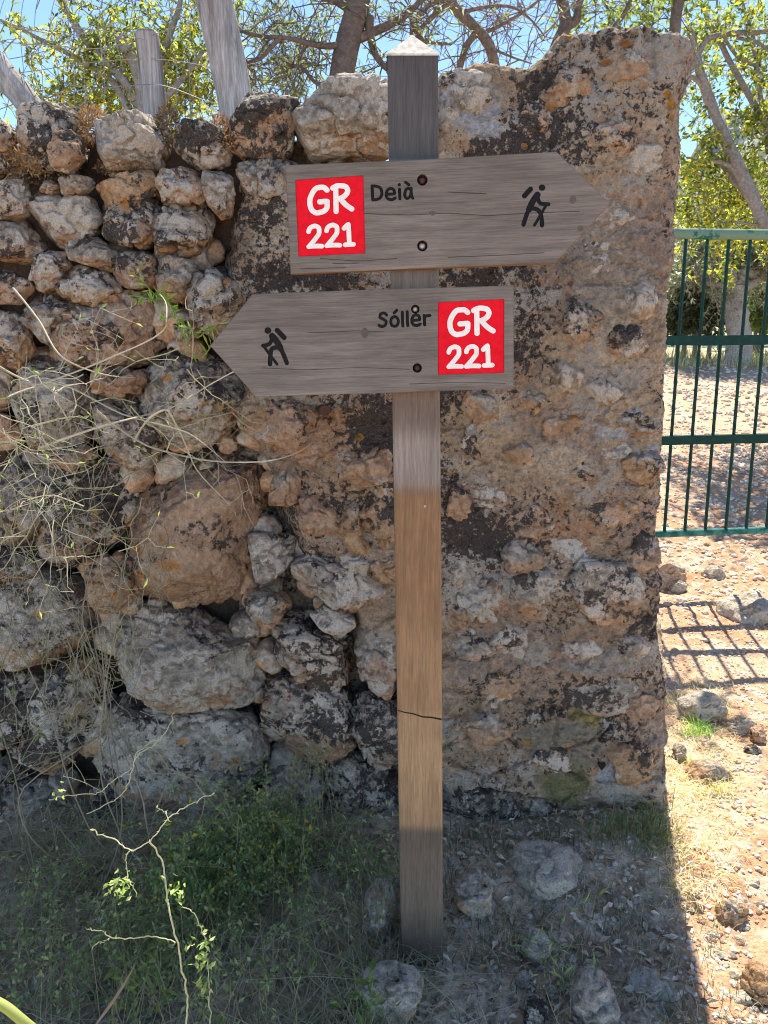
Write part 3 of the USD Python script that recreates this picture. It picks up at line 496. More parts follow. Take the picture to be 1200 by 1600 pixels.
GLY = {'G': (.78, [[(.78,.86),(.62,.98),(.42,.98),(.18,.78),(.05,.45),(.1,.15),(.3,0),(.55,.03),(.74,.2),(.76,.42),(.45,.42)]]),
       'R': (.72, [[(.1,0),(.12,.5),(.14,.97)],[(.02,.92),(.3,1.0),(.55,.94),(.62,.78),(.5,.6),(.15,.48)],[(.3,.5),(.5,.25),(.74,.06)]]),
       '2': (.62, [[(.06,.74),(.16,.93),(.36,1.0),(.54,.88),(.54,.68),(.38,.42),(.04,.03),(.32,.05),(.64,.03)]]),
       '1': (.40, [[(.04,.8),(.24,.98),(.25,.5),(.25,.03)],[(.06,.02),(.44,.03)]]),
       'D': (.72, [[(.06,.95),(.06,.5),(.06,.03)],[(.06,.97),(.4,.92),(.66,.68),(.68,.4),(.5,.1),(.06,.02)]]),
       'e': (.62, [[(.08,.38),(.58,.42),(.54,.64),(.32,.76),(.10,.62),(.02,.34),(.14,.06),(.36,0),(.6,.1)]]),
       'i': (.14, [[(.07,.66),(.07,.02)],[(.07,.96),(.08,.98)]]), 'à': (.56, [[(.46,.56),(.28,.70),(.1,.54),(.04,.26),(.18,.02),(.36,.12),(.46,.4)],[(.48,.7),(.48,.25),(.56,.02)],[(.14,1.12),(.34,.94)]]),
       'S': (.60, [[(.56,.82),(.38,.97),(.14,.88),(.1,.68),(.34,.52),(.52,.34),(.44,.1),(.22,.01),(.02,.1)]]),
       'ó': (.60, [[(.3,.70),(.1,.56),(.04,.32),(.14,.06),(.32,.01),(.5,.12),(.57,.38),(.48,.6),(.3,.70)],[(.3,.96),(.48,1.14)]]), 'l': (.14, [[(.07,1.0),(.06,.5),(.07,.02)]]),
       'r': (.46, [[(.07,.7),(.08,.3),(.08,.02)],[(.08,.44),(.2,.66),(.46,.68)]])}
def stroke(pts, w):
    p = spline(np.c_[np.array(pts), np.zeros(len(pts))], 6)[:, :2] if len(pts) > 2 else np.array(pts); return LineString(p).buffer(w / 2, quad_segs=5)
def word(text, p0, p1, cap, w, gap=.2, widen=1.0):
    """Hand-cut lettering along pixel baseline p0 -> p1, cap height in pixels; shapely geometry in pixels."""
    tot = sum(GLY[c][0] for c in text) + gap * (len(text) - 1); p0, p1 = np.array(p0, float), np.array(p1, float); ex = (p1 - p0) / tot; ez = np.array([ex[1], -ex[0]]) / np.linalg.norm(ex) * cap; x = 0; g = []
    rng = np.random.default_rng(len(text) * 7 + int(p0[0]))
    for ch in text:
        wd, st = GLY[ch]; j = rng.uniform(-.02, .02)
        for s in st: g.append(stroke([p0 + ex * (x + a) + ez * (b + j) for a, b in s], w))
        x += wd + gap
    return unary_union(g)
def hiker(head, pack, torso, arm, rear, front, stick):
    g = [Point(head).buffer(5.2), stroke(pack, 8)]; g += [stroke(torso, 10), stroke(arm, 6.5), stroke(rear, 7), stroke(front, 7), stroke(stick, 4.6)]
    return unary_union(g)
def board(outl, red, words, route, hk, bolts, cracks, knots, tilt, label, name='sign_board'):
    Y, TH = PY - .034, .032
    org = pplane(*np.mean(outl, 0), Y); ct, st = math.cos(tilt), math.sin(tilt)
    def L(p):
        q = pplane(p[0], p[1], Y) - org; return (q[0] * ct + q[2] * st, -q[0] * st + q[2] * ct)
    from shapely import transform as shp_t
    tr = lambda g: shp_t(g, lambda a: np.array([L(p) for p in a]))
    lx = UsdGeom.Mesh
    rot = trimesh.transformations.rotation_matrix(-tilt, [0, 1, 0]); rx = trimesh.transformations.rotation_matrix(np.pi / 2, [1, 0, 0])
    def ext(g, front, back):     # solid from depth front to back (metres behind the board's face)
        ms = [trimesh.creation.extrude_polygon(p, back - front) for p in getattr(g, 'geoms', [g]) if p.area > 1e-9]
        m = trimesh.util.concatenate(ms); m.apply_transform(rx); m.apply_translation([0, back, 0]); return m
    def man(m): m = trimesh.Trimesh(m.vertices, m.faces); m.merge_vertices(); return m3.Manifold(m3.Mesh(np.asarray(m.vertices, np.float32), np.asarray(m.faces, np.uint32)))
    body = Polygon([L(p) for p in outl]); rng = np.random.default_rng(5)
    inner = body.buffer(-.0015, join_style=2)
    M = man(ext(inner, 0, .0015)) if False else m3.Manifold.batch_boolean([man(ext(body, .0015, TH)), man(ext(inner, 0, .004))], m3.OpType.Add)
    blk = unary_union([tr(w) for w in words] + [tr(hk)]); rd = tr(Polygon(red)).buffer(.003).buffer(-.0005) ; wt = tr(route)
    cut = [man(ext(p, -.01, .0045)) for p in getattr(blk, 'geoms', [blk])] + [man(ext(rd, -.01, .0035))]
    holes = []
    for (x, y, r, kind) in bolts:
        cc = Point(L((x, y))).buffer(r); holes.append(cc); cut.append(man(ext(cc, -.01, .014)))
    for cr_ in cracks: cut.append(man(ext(LineString([L(p) for p in cr_]).buffer(.0007), -.01, .004)))
    M = M - m3.Manifold.batch_boolean(cut, m3.OpType.Add)
    part = UsdGeom.Xform.Define(stage, numbered(str(sign.GetPrim().GetPath()), name)); part.AddTranslateOp().Set(Gf.Vec3d(*(org - sign.loc))); part.AddRotateYOp().Set(-math.degrees(tilt)); tag(part, label)
    part.local = True; part.loc = np.zeros(3)
    v, f, _ = meshkit.arrays(M); tint = np.ones((len(v), 3)); tint[v[:, 2] < v[:, 2].min() + .0012] = (1.25, .85, .55)
    put('plank', (v, f), 'board_wood', part, tint)
    tw = wt.intersection(rd.buffer(-.002))
    put('red_square', ext(rd.buffer(-.0006).difference(tw.buffer(.0002)), .0016, .0034), 'red_paint', part)
    put('route_number', ext(tw, .0009, .0033), 'white_paint', part)
    for w, nm in zip(words, ['place_name'] * 9): put(nm, ext(tr(w).buffer(-.0004), .0024, .0044), 'black_paint', part)
    put('hiker_symbol', ext(tr(hk).buffer(-.0004), .0024, .0044), 'black_paint', part)
    for (x, y, r, kind), cc in zip(bolts, holes):
        put('bolt_hole', ext(cc.buffer(-.0003), .0125, .0138), 'dark_hole', part)
        b = m3.Manifold.sphere(r * .62, 20).scale([1, .7, 1]); bl = L((x, y)); m = trimesh.Trimesh(*meshkit.arrays(b)[:2]); m.apply_translation([bl[0], .009, bl[1]]); put('bolt', m, kind, part, smooth=True)
    for (x, y, rx_, rz_) in knots:
        from shapely import affinity
        k = affinity.scale(Point(L((x, y))).buffer(.0085), rx_, rz_); put('knot', ext(k, -.0004, .0012), 'knot_wood', part)
    return part
wood('knot_wood', (120., 120., 120.), (.08, .066, .052), (.15, .125, .098))
wob_ = lambda pts: pts
o1 = [(446,258),(660,249),(870,237),(954,318),(868,411),(660,419),(454,428)]
board(o1, [(463,283),(566,276),(569,394),(468,399)], [word('Deià', (581,313), (645,310), 23, 4.9, .22)], unary_union([word('GR', (483,333), (549,329), 40, 8.2, .22), word('221', (481,386), (551,383), 33, 7.2, .2)]),
      hiker((847,293), [(819.5,306),(829,295.5)], [(840,304),(833,314),(827,327)], [(840,304),(845,318),(857,319)], [(827,326),(822,338),(818,351)], [(827,325),(842,329),(847,352)], [(853,321),(844,337),(835,352)]),
      [(660,281,.0115,'rusty_iron'),(660,384,.0115,'zinc')], [[(570,334),(640,336),(700,333),(760,337),(830,333),(905,330)],[(500,404),(560,408),(620,404)],[(700,300),(760,303)],[(520,412),(560,411)],[(700,402),(780,399),(850,395)],[(470,420),(540,418)]],
      [(676,333,.8,.6),(895,312,.85,1.0),(907,357,.75,.7)], math.radians(2.3), 'right-pointing upper arrow board reading GR 221 and Deià')
o2 = [(395,459),(600,452),(803,446),(803,607),(600,614),(400,620),(328,540)]
board(o2, [(686,474),(786,469),(786,581),(686,584)], [word('Sóller', (592,511), (672,508), 22, 4.9, .2)], unary_union([word('GR', (702,524), (770,520), 39, 8.2, .22), word('221', (700,574), (768,572), 32, 7.2, .2)]),
      hiker((418.5,516.5), [(433,516),(444,527.5)], [(425,525),(432,533),(438,544)], [(425,525),(421,537),(411,540)], [(438,543),(443,554),(448,567)], [(437,542),(424,546),(422,569)], [(413,542),(423,556),(433,569)]),
      [(649,483,.0095,'zinc'),(652,575,.0105,'rusty_iron')], [[(410,575),(480,578),(560,574),(640,577)],[(480,520),(560,517),(600,518)],[(640,600),(720,597),(790,599)]],
      [(570,520,.9,1.3)], math.radians(1.7), 'left-pointing lower arrow board reading GR 221 and Sóller')

# ------------------------------------------------------------------ gate
GA, YAW = 4.75, math.radians(4)
def gatept(px, py):   # the gate's plane turns slightly away to the right
    r = ray(px, py); x0 = 1.7; t = math.tan(YAW); s = (GA - x0 * t) / (r[1] - t * r[0]); return np.array([0, 0, EYE]) + r * s
gate = thing('metal_gate', 'green metal bar gate with worn pale top rail, standing ajar right of the pier', 'gate', gatept(1010, 840))
gl = lambda a, b, px: a + (b - a) * (px - 1040) / 160.0
xe0, xe1 = 1015, 1420
def rail(y0, y1, kind, mat_, rad):
    a, b = gatept(xe0, gl(y0, y1, xe0)), gatept(xe1, gl(y0, y1, xe1)); mb = MB()
    if kind == 'tube': mb.tube(np.linspace(a, b, 8), rad, 16)
    else:
        d = (b - a); L_ = np.linalg.norm(d); bx_ = trimesh.creation.box([L_, .05, rad * 2]); T = np.eye(4); ex = d / L_; ey = np.cross([0, 0, 1.], ex); ey /= np.linalg.norm(ey); T[:3, 0], T[:3, 1], T[:3, 2], T[:3, 3] = ex, ey, np.cross(ex, ey), (a + b) / 2; bx_.apply_transform(T); mb.add(bx_.vertices, bx_.faces)
    mb.build('rail', mat_, gate, kind == 'tube'); return a, b
rail(365, 367, 'tube', 'gate_worn', .031); rail(532.5, 531, 'flat', 'gate_paint', .029); rail(688, 684.5, 'flat', 'gate_paint', .027); rail(834, 828, 'tube', 'gate_teal', .023)
for k in range(-1, 12):
    xt, xb = 1070 + 33.4 * k, 1038 + 31.8 * k
    a, b = gatept(xt + (xt - xb) * 35 / 430, 366), gatept(xb, 831); mb = MB(); mb.tube([a, b], .0105, 8); mb.build('bar', 'gate_paint', gate)
a, b = gatept(1022, 355), gatept(985, 845); mb = MB(); mb.tube([a, b], .03, 12); mb.build('stile', 'gate_paint', gate)
gp = gatept(965, 845); gp[2] = float(gh(gp[0], gp[1])); mb = MB(); mb.tube([gp - [0, 0, .1], gp + [0, 0, 2.45]], .045, 14, (.03, .06, .05)); o_ = mb.build('gate_post', 'gate_paint', None); tag(o_, 'round green steel post that carries the gate, behind the pier', 'gate post')
for dz in (.7, 2.1):
    mb = MB(); q = gp + [0, 0, dz]; mb.tube([q + [.03, 0, 0], [gatept(1003, 600)[0], gatept(1003, 600)[1], q[2]]], .012, 8); mb.build('hinge', 'rusty_iron', gate)
# ------------------------------------------------------------------ loose rocks on the ground
def ground_rock(px, py, wpx, hpx, kind, label, seed, level=4, name='rock', group=None, sunk=.25, boxy=2.4, ry=.8):
    """A rock whose visible base centre stands at pixel (px, py); wpx x hpx its size in the picture."""
    wpx, hpx, sunk = wpx * .92, hpx * .92, min(sunk + .07, .65); b = on_ground(px, py); d = b[1] * CP - (b[2] - EYE) * SP; w, h = wpx / FPX * d / 2, hpx / FPX * d / 2 / .86
    p, s, f = rock_shape(1.0, 1.0, level, seed, 3.4, facets=13, rough=0); rng = np.random.default_rng(seed)
    p = p[:, [0, 1, 2]] * [w, max(w, h) * ry, h]; o = rng.uniform(-40, 40, 3)
    n = p / (np.linalg.norm(p, axis=1, keepdims=True) + 1e-9); sz = (w + h) / 2
    p += n * (sz * .30 * (fbm(p / sz * 1.3 + o, 3) - .5) * 2 - sz * .12 * ss(.05, 0, np.abs(fbm(p / sz * 1.6 + o, 2, 9) - .5)) + min(.02, sz * .22) * (fbm(p * 30 + o, 3, 2) - .5) + .004 * (fbm(p * 110 + o, 2, 3) - .5))[:, None]
    P = p + b + [0, max(w, h) * ry * .5, h * (1 - 2 * sunk)]
    P[:, 2] = np.maximum(P[:, 2], b[2] - .06)
    tc, li = stone_tint(P, s[:, 2], kind, seed); li[:, 0] -= (.0 if kind == 'd' else .14); tc = np.minimum(tc * (1.1 if kind in 'do' else 1.3), .72); return tag(put(name, (P, f), 'stone', None, tc, True, li), label, 'rock', group)
ground_rock(855, 1396, 128, 78, 'p', 'broad whitish lumpy rock on the shaded ground right of the post', 301, 4)
ground_rock(742, 1436, 68, 72, 'g', 'rounded blue grey rock just right of the post base', 302, 4, sunk=.15)
ground_rock(594, 1464, 64, 90, 'p', 'upright pale grey rock just left of the post base', 303, 4, sunk=.15)
ground_rock(610, 1602, 112, 86, 'p', 'angular white rock at the bottom edge in front of the post', 304, 4, sunk=.1)
ground_rock(932, 1612, 82, 90, 'p', 'cream coloured rock at the bottom edge right of centre', 305, 4, sunk=.15)
ground_rock(838, 1604, 48, 50, 'd', 'small dark rock with white patch beside the cream rock', 306)
ground_rock(838, 1502, 48, 52, 'g', 'small grey and white rock below the broad whitish rock', 307, sunk=.15)
ground_rock(818, 1545, 30, 30, 'o', 'small pinkish stone between the grey rock and the bottom edge', 308)
ground_rock(861, 1558, 22, 20, 'p', 'tiny cream stone right of the pinkish stone', 309)
ground_rock(1105, 1130, 76, 58, 'p', 'white rock in dry grass beyond the pier foot', 310, 4)
ground_rock(1160, 1146, 38, 34, 'p', 'smooth cream stone touching the white rock beside the path', 311)
ground_rock(1188, 1160, 30, 30, 'o', 'reddish stone on the path right of the cream stone', 312)
ground_rock(1045, 922, 60, 60, 'o', 'pale boulder half hidden behind the pier edge beyond the gate shadow', 313, 4)
ground_rock(1062, 926, 26, 24, 'p', 'small pale stone leaning on the half hidden boulder', 314)
ground_rock(1186, 968, 110, 60, 'p', 'flat pale slab crossed by the gate shadow at the right edge', 315, 4, sunk=.45)
ground_rock(1066, 1190, 26, 34, 'g', 'pale upright stone in dry grass at the pier foot', 316)
ground_rock(1115, 1225, 80, 50, 'o', 'low earthy boulder sunk in the sunlit dry grass', 317, 4, sunk=.5)
ground_rock(1178, 1178, 26, 16, 'd', 'flat dark stone lying below the reddish stone', 318)
ground_rock(890, 1392, 26, 26, 'g', 'small grey stone by the shadow edge under the pier corner', 319)
ground_rock(710, 1355, 24, 18, 'g', 'small grey stone between post and broad whitish rock', 320, 3)
ground_rock(970, 1420, 26, 24, 'm', 'small brown stone half buried right of the broad rock', 321, 3)
ground_rock(1150, 1445, 56, 42, 'o', 'flat reddish stone in sunlight on the gravel at lower right', 322)
ground_rock(1192, 1565, 50, 60, 'o', 'red earthy stone at the lower right edge', 323)
ground_rock(1120, 905, 40, 24, 'g', 'grey stone on the path just below the gate', 324)
ground_rock(1020, 1560, 90, 50, 'g', 'flat slaty stone flush with the shaded ground near the bottom right', 325, sunk=.62)
ground_rock(505, 1390, 60, 46, 'm', 'mossy brown stone in the grass left of the post', 326, sunk=.4)
ground_rock(270, 1405, 40, 30, 'g', 'bluish grey stone under the leafy shrub', 327)
rr = np.random.default_rng(77)
hand = []
for k in range(115):                                      # smaller loose stones one can still count
    if k < 70:
        px, py = rr.uniform(1045, 1200), rr.uniform(850, 1600); kind = 'ppo'[rr.integers(3)]
        if px < 1045 + .33 * max(0, py - 1250): px += 60
    else: px, py = rr.uniform(690, 1080), rr.uniform(1400, 1600); kind = 'gpm'[rr.integers(3)]
    s = float(np.clip(rr.lognormal(2.2, .42), 6, 26)) * (py / 1200)
    ground_rock(px, py, s * rr.uniform(1, 1.6), s * .5, kind, f"small {dict(p='whitish', o='ochre', m='mottled brown', g='grey')[kind]} stone strewn {'on the sunlit red path' if k < 70 else 'on the shaded ground right of the post'}", 900 + k, 2 if s < 14 else 3, 'loose_stone', f"{dict(p='whitish', o='ochre', m='mottled brown', g='grey')[kind]} stones strewn {'on the path' if k < 70 else 'in the shade'}", sunk=.3)
# gravel: far too many to count
PB = [rock_shape(1.0, .85, 0, 40 + k, facets=3, rough=0)[::2] for k in range(12)]
mb = MB(); gr = np.random.default_rng(5)
def pebbles(n, xr_, yr_, lo, hi, cols, dens=None):
    x, y = gr.uniform(*xr_, n), gr.uniform(yr_[0] ** .5, yr_[1] ** .5, n) ** 2
    if dens is not None: k = gr.uniform(0, 1, n) < dens(x, y); x, y = x[k], y[k]
    z = gh(x, y); s = np.exp(gr.uniform(np.log(lo), np.log(hi), len(x)) ); cc = palette(gr, len(x), cols)
    for i in range(len(x)):
        p, f = PB[i % 12]; a = gr.uniform(0, 6.28); R = np.array([[math.cos(a), -math.sin(a), 0], [math.sin(a), math.cos(a), 0], [0, 0, 1]])
        mb.add((p * s[i] * [1, gr.uniform(.7, 1.3), gr.uniform(.45, .8)]) @ R.T + [x[i], y[i], z[i] + s[i] * .15], f, cc[i])
RED = [(.60,.48,.36),(.53,.35,.22),(.66,.58,.48),(.50,.31,.19),(.58,.52,.45)]
FAR = [(.60,.50,.39),(.55,.42,.30),(.66,.57,.46),(.52,.38,.27)]; GRY = [(.36,.31,.25),(.48,.43,.36),(.30,.23,.17),(.43,.36,.28)]
pebbles(15000, (.7, 2.2), (1.2, 4.7), .0025, .012, RED, lambda x, y: 1 - .8 * shade_side(x, y))
pebbles(6500, (.9, 4.4), (4.4, 9.5), .006, .03, FAR)
pebbles(4500, (2.2, 9), (8, 15), .012, .05, FAR)
pebbles(3200, (-.5, 1.15), (1.15, 2.4), .002, .011, GRY, lambda x, y: shade_side(x, y) * ss(-.3, .4, x))
mb.build('gravel', 'pebble', None, label='pale gravel scattered over the reddish path', cat='gravel', kind='stuff')

# ------------------------------------------------------------------ leaf litter, grass, herbs
lt = MB(); n = 8200; lr = np.random.default_rng(8)
x, y = lr.uniform(-1.3, 1.2, n), lr.uniform(1.15, 2.45, n); k = lr.uniform(0, 1, n) < shade_side(x, y); x, y = x[k], y[k]; n = len(x)
D = lr.normal(size=(n, 3)) * [1, 1, .35]
leaves(lt, np.stack([x, y, gh(x, y) + lr.uniform(.004, .016, n)], 1), D, .032, .42, palette(lr, n, [(.34,.27,.19),(.46,.38,.28),(.24,.18,.13),(.54,.46,.36),(.40,.27,.16)]), lr, 2.5)
lt.build('leaf_litter', 'litter', None, label='dry fallen leaves lying on the shaded ground below the wall', cat='leaf litter', kind='stuff')
def blades(mb, x, y, length, width, cols, rng, bend=.6, spread=.6):
    n = len(x); L = length * rng.uniform(.5, 1.3, n); a = rng.uniform(0, 2 * np.pi, n); lean = rng.uniform(.1, 1, n) * spread
    dx = np.stack([np.cos(a), np.sin(a), 0 * a], 1); sd = np.stack([-np.sin(a), np.cos(a), 0 * a], 1) * (width * rng.uniform(.6, 1.3, n))[:, None]
    b0 = np.stack([x, y, gh(x, y) - .004], 1); up = np.array([0, 0, 1.0])
    p1 = b0 + (up * 1.0 + dx * lean[:, None] * .5) * L[:, None] * .4; p2 = p1 + (up * .75 + dx * (lean * (1 + bend))[:, None]) * L[:, None] * .35; p3 = p2 + (up * (.45 - .5 * bend * rng.uniform(0, 1, n))[:, None] + dx * (lean * (1 + 2 * bend))[:, None]) * L[:, None] * .28
    v = np.stack([b0 - sd, b0 + sd, p1 - sd * .9, p1 + sd * .9, p2 - sd * .6, p2 + sd * .6, p3], 1).reshape(-1, 3); i = np.arange(n)[:, None] * 7
    f = np.concatenate([i + q for q in ([0, 1, 3], [0, 3, 2], [2, 3, 5], [2, 5, 4], [4, 5, 6])]); mb.add(v, f, np.repeat(cols, 7, axis=0))
def tufts(mb, cx, cy, per, rad, *a, **k):
    r = a[3]; x = np.repeat(cx, per) + r.normal(0, rad, len(cx) * per); y = np.repeat(cy, per) + r.normal(0, rad, len(cx) * per); blades(mb, x, y, a[0], a[1], palette(r, len(x), a[2]), r, **k)
GREEN = [(.09,.13,.05),(.13,.17,.06),(.07,.10,.045),(.16,.18,.08)]; STRAW = [(.42,.36,.24),(.33,.28,.18),(.50,.44,.31),(.25,.22,.13)]; MIX = GREEN + STRAW[:3]; PALEG = [(.19,.225,.12),(.28,.28,.17),(.38,.35,.23)]
g = MB(); r = np.random.default_rng(31)
m = 560; cx, cy = r.uniform(-1.25, .1, m), r.uniform(1.15, 2.3, m); k = fbm(np.stack([cx, cy, 0 * cx], 1) * 3, 2, 4) > .42; cx, cy = cx[k], cy[k]
tufts(g, cx, cy, 9, .035, .085, .0018, PALEG + [(.36,.32,.21)], r, bend=1.1, spread=1.7)
tufts(g, r.uniform(-1.25, .1, 130), r.uniform(1.15, 2.25, 130), 7, .03, .12, .0015, STRAW, r, bend=1.3, spread=2.2)
g.build('shaded_grass', 'grass', None, label='thin dull green and straw grass in the shade left of the post', cat='grass', kind='stuff')
g = MB()
m = 110; cx, cy = r.uniform(.1, 1.0, m), r.uniform(1.25, 2.34, m)
tufts(g, cx, cy, 13, .03, .06, .0011, MIX, r, spread=.9)
for px, py in [(720,1310),(745,1325),(770,1315),(850,1310),(870,1318),(895,1320),(915,1312),(780,1340),(700,1330),(700,1365),(830,1320),(940,1310)]:
    q = on_ground(px, py); tufts(g, np.array([q[0]]), np.array([q[1]]), 20, .03, .075, .0012, GREEN, r, spread=.7)
for px, py in [(985,1300),(1005,1285),(1020,1305),(1035,1290),(1000,1320),(1030,1320),(960,1310),(1015,1270)]:
    q = on_ground(px, py); tufts(g, np.array([q[0]]), np.array([q[1]]), 42, .032, .10, .0011, [(.08,.13,.04),(.12,.18,.055),(.2,.2,.08)], r, spread=.9)
for px, py in [(845,1400),(780,1420),(760,1470),(690,1450),(900,1480),(960,1470),(860,1440),(800,1470),(730,1500),(800,1560),(880,1550),(700,1400)]:
    q = on_ground(px, py); tufts(g, np.array([q[0]]), np.array([q[1]]), 30, .03, .05, .001, MIX, r, spread=1.0)
g.build('wall_foot_grass', 'grass', None, label='green and dry grass tufts along the foot of the pier', cat='grass', kind='stuff')
g = MB(); cx, cy = [], []
for _ in range(140):
    px, py = r.uniform(1042, 1150), r.uniform(1062, 1420)
    if px > 1175 - .33 * abs(py - 1230) + r.normal(0, 18): continue
    q = on_ground(px, py); cx.append(q[0]); cy.append(q[1])
tufts(g, np.array(cx), np.array(cy), 18, .03, .036, .0013, [(.64,.57,.38),(.60,.52,.32),(.48,.47,.2),(.68,.62,.46)], r, bend=.9, spread=1.3)
for px, py in [(1090,1140),(1080,1150),(1100,1148)]:
    q = on_ground(px, py); tufts(g, np.array([q[0]]), np.array([q[1]]), 60, .025, .07, .0013, [(.2,.36,.06),(.28,.42,.08)], r, spread=.8)
for px, py in [(1120,1240),(1085,1200),(1060,1100),(1130,1120)]:
    q = on_ground(px, py); tufts(g, np.array([q[0]]), np.array([q[1]]), 40, .03, .06, .0013, [(.36,.40,.10),(.5,.48,.2)], r, spread=.9)
g.build('dry_grass', 'grass', None, label='sunlit yellow dry grass between the pier foot and the path', cat='grass', kind='stuff')

def herb(name, blobs, nst, leaf, width, cols, label, cat, seed, stemc=(.20,.18,.11), per=9, stiff=.5):
    """A leafy low plant: thin stems that rise from the ground through the blobs (pixel x, y, radius, depth Y) with leaves on them."""
    rng = np.random.default_rng(seed); t = thing(name, label, cat, on_ground(blobs[0][0], max(b[1] for b in blobs) + 20)); lv, st = MB(), MB()
    for k in range(nst):
        bx_, by_, br, Y = blobs[rng.integers(len(blobs))]; u = rng.normal(size=3) * .55; c = atY(bx_, by_, Y); R = br / FPX * Y * 1.05; e = c + u * R * [1, .8, 1]
        e[1] = min(e[1], wallY(e[2]) - .05)
        b = np.array([c[0] + rng.normal() * R * 1.2, e[1] + rng.normal() * .10, 0]); b[2] = gh(b[0], b[1]); e[2] = max(e[2], b[2] + .03); mid = (b + e) / 2 + rng.normal(size=3) * .07
        p = spline([b, mid, e], 6); st.tube(p, (.0011, .0005), 4, stemc, False)
        i = rng.uniform(.3, 1, per) ** .7; q = np.array([np.interp(i, np.linspace(0, 1, len(p)), p[:, a]) for a in range(3)]).T; d = rng.normal(size=(per, 3)); d[:, 2] += .4
        d /= np.linalg.norm(d, axis=1, keepdims=True); leaves(lv, q + d * leaf * .3, d, leaf, width, palette(rng, per, cols), rng, 1.0)
    st.build('stems', 'twig', t, kind='stuff'); lv.build('leaves', 'leaf', t, kind='stuff'); return t
SHR = [(.17,.235,.10),(.23,.30,.135),(.13,.19,.08),(.30,.36,.18)]
herb('leafy_shrub', [(400,1270,55,2.08),(340,1300,60,2.02),(440,1300,45,2.1),(300,1340,55,1.95),(380,1350,60,1.95),(270,1390,45,1.85)], 330, .018, .5, SHR * 4 + [(.45,.36,.05)], 'low leafy green shrub at the wall foot left of the post', 'shrub', 51, per=20)
herb('leafy_shrub', [(190,1420,60,1.75),(120,1470,60,1.65),(240,1470,50,1.7)], 150, .017, .5, SHR, 'sparse green shrub in the grass near the lower left corner', 'shrub', 52, per=9)
herb('leafy_shrub', [(560,1320,50,1.95),(480,1400,60,1.8),(430,1470,60,1.65),(330,1500,60,1.55)], 60, .016, .5, SHR, 'thin green undergrowth between the leafy shrub and the post foot', 'shrub', 57, per=12)
herb('leafy_shrub', [(40,1400,70,1.8),(100,1350,50,1.95),(30,1500,60,1.6)], 60, .016, .5, SHR, 'green undergrowth at the left edge under the thorny bush', 'shrub', 58, per=12)
herb('small_herb', [(490,1160,26,2.2),(460,1190,20,2.2)], 30, .014, .5, SHR + [(.2,.22,.05)], 'tiny green herb sprouting from the dark rocks left of the post', 'plant', 53, per=8)
herb('small_herb', [(560,1345,45,2.05),(520,1330,40,2.1),(600,1350,25,2.05)], 60, .024, .4, SHR, 'small broad leaved herb left of the post foot', 'plant', 54, per=6)
herb('small_herb', [(210,1520,40,1.45),(560,1530,30,1.6)], 26, .03, .35, [(.10,.15,.05),(.13,.19,.06)], 'loose green herb in the grass near the bottom edge', 'plant', 55, per=7)
herb('small_herb', [(870,1490,26,1.75)], 16, .035, .2, SHR, 'little rosette of narrow leaves right of the small grey rock', 'plant', 56, per=6)

# ------------------------------------------------------------------ tangled thorny bush against the wall
THORN = [(.40,.37,.25),(.33,.34,.20),(.46,.42,.31),(.27,.29,.15)]
def zigzag(rng, p, d, L, r, depth, mb, col, tips, step=.028, jit=.62, br=.29):
    pts = [p]; d = d / np.linalg.norm(d); n = max(3, int(L / step))
    for i in range(n):
        d = d + rng.normal(size=3) * jit * .45 + [0, -.02, -.03]; d /= np.linalg.norm(d); q = pts[-1] + d * step * rng.uniform(.6, 1.4)
        q[1] = min(q[1], wallY(q[2]) - .055); pts.append(q)
        if depth > 0 and rng.uniform() < br:
            s = np.cross(d, rng.normal(size=3)); s /= np.linalg.norm(s) + 1e-9; zigzag(rng, q, d * .5 + s, L * rng.uniform(.3, .6), r * .7, depth - 1, mb, col, tips, step, jit, br * .8)
    mb.tube(pts, (r, r * .5), 4, col * rng.uniform(.8, 1.15), False); tips.append((pts[-1], d))
rng = np.random.default_rng(61)
bush = thing('thorny_bush', 'tangled pale thorny bush with thin zigzag twigs against the wall at left', 'bush', on_ground(60, 1340)); tw, old, tips = MB(), MB(), []
for k in range(9):                                         # main stems rise from the ground at left
    b = np.array([rng.uniform(-1.15, -.55), rng.uniform(1.85, 2.2), 0]); b[2] = gh(b[0], b[1]); e = atY(rng.uniform(-60, 230), rng.uniform(560, 1000), rng.uniform(1.75, 2.2))
    old.tube(spline([b, b * .7 + e * .3 + rng.normal(size=3) * .10, b * .35 + e * .65 + rng.normal(size=3) * .10, e], 8), (.0026, .0014), 5, np.array((.20,.18,.12)) * rng.uniform(.7, 1.2), False)
    for q in spline([b, (b + e) / 2, e], 5)[4:]: zigzag(rng, q, rng.normal(size=3) + [.1, -.25, .1], rng.uniform(.12, .3), .0015, 2, old, np.array((.26,.25,.15)), tips, .026)
for k in range(66):
    px, py = (rng.uniform(-60, 190) * rng.uniform(.4, 1), rng.uniform(570, 880)) if k < 46 else (rng.uniform(150, 330), rng.uniform(540, 700))
    q = atY(px, py, rng.uniform(1.6, 2.15) if k < 46 else rng.uniform(1.85, 2.2)); col = np.array(THORN[rng.integers(4)])
    zigzag(rng, q, rng.normal(size=3) + [.35, -.2, .05], rng.uniform(.10, .28), rng.uniform(.0009, .0017), 2, tw, col, tips)
for a in [[(60,700),(180,660),(260,640),(330,600),(385,570)],[(150,640),(240,700),(330,720),(420,720),(490,690)],[(210,690),(260,640),(300,720),(360,790)],[(-20,560),(60,600),(170,560),(260,505),(250,460)],[(20,450),(60,500),(100,560),(210,590)],[(-20,640),(90,600),(200,650),(300,680),(350,720)]]:
    tw.tube(spline([atY(x, y, 1.95 + .12 * math.sin(i * 2 + a[0][0])) for i, (x, y) in enumerate(a)], 8), (.003, .0012), 5, (.44,.41,.30), False)
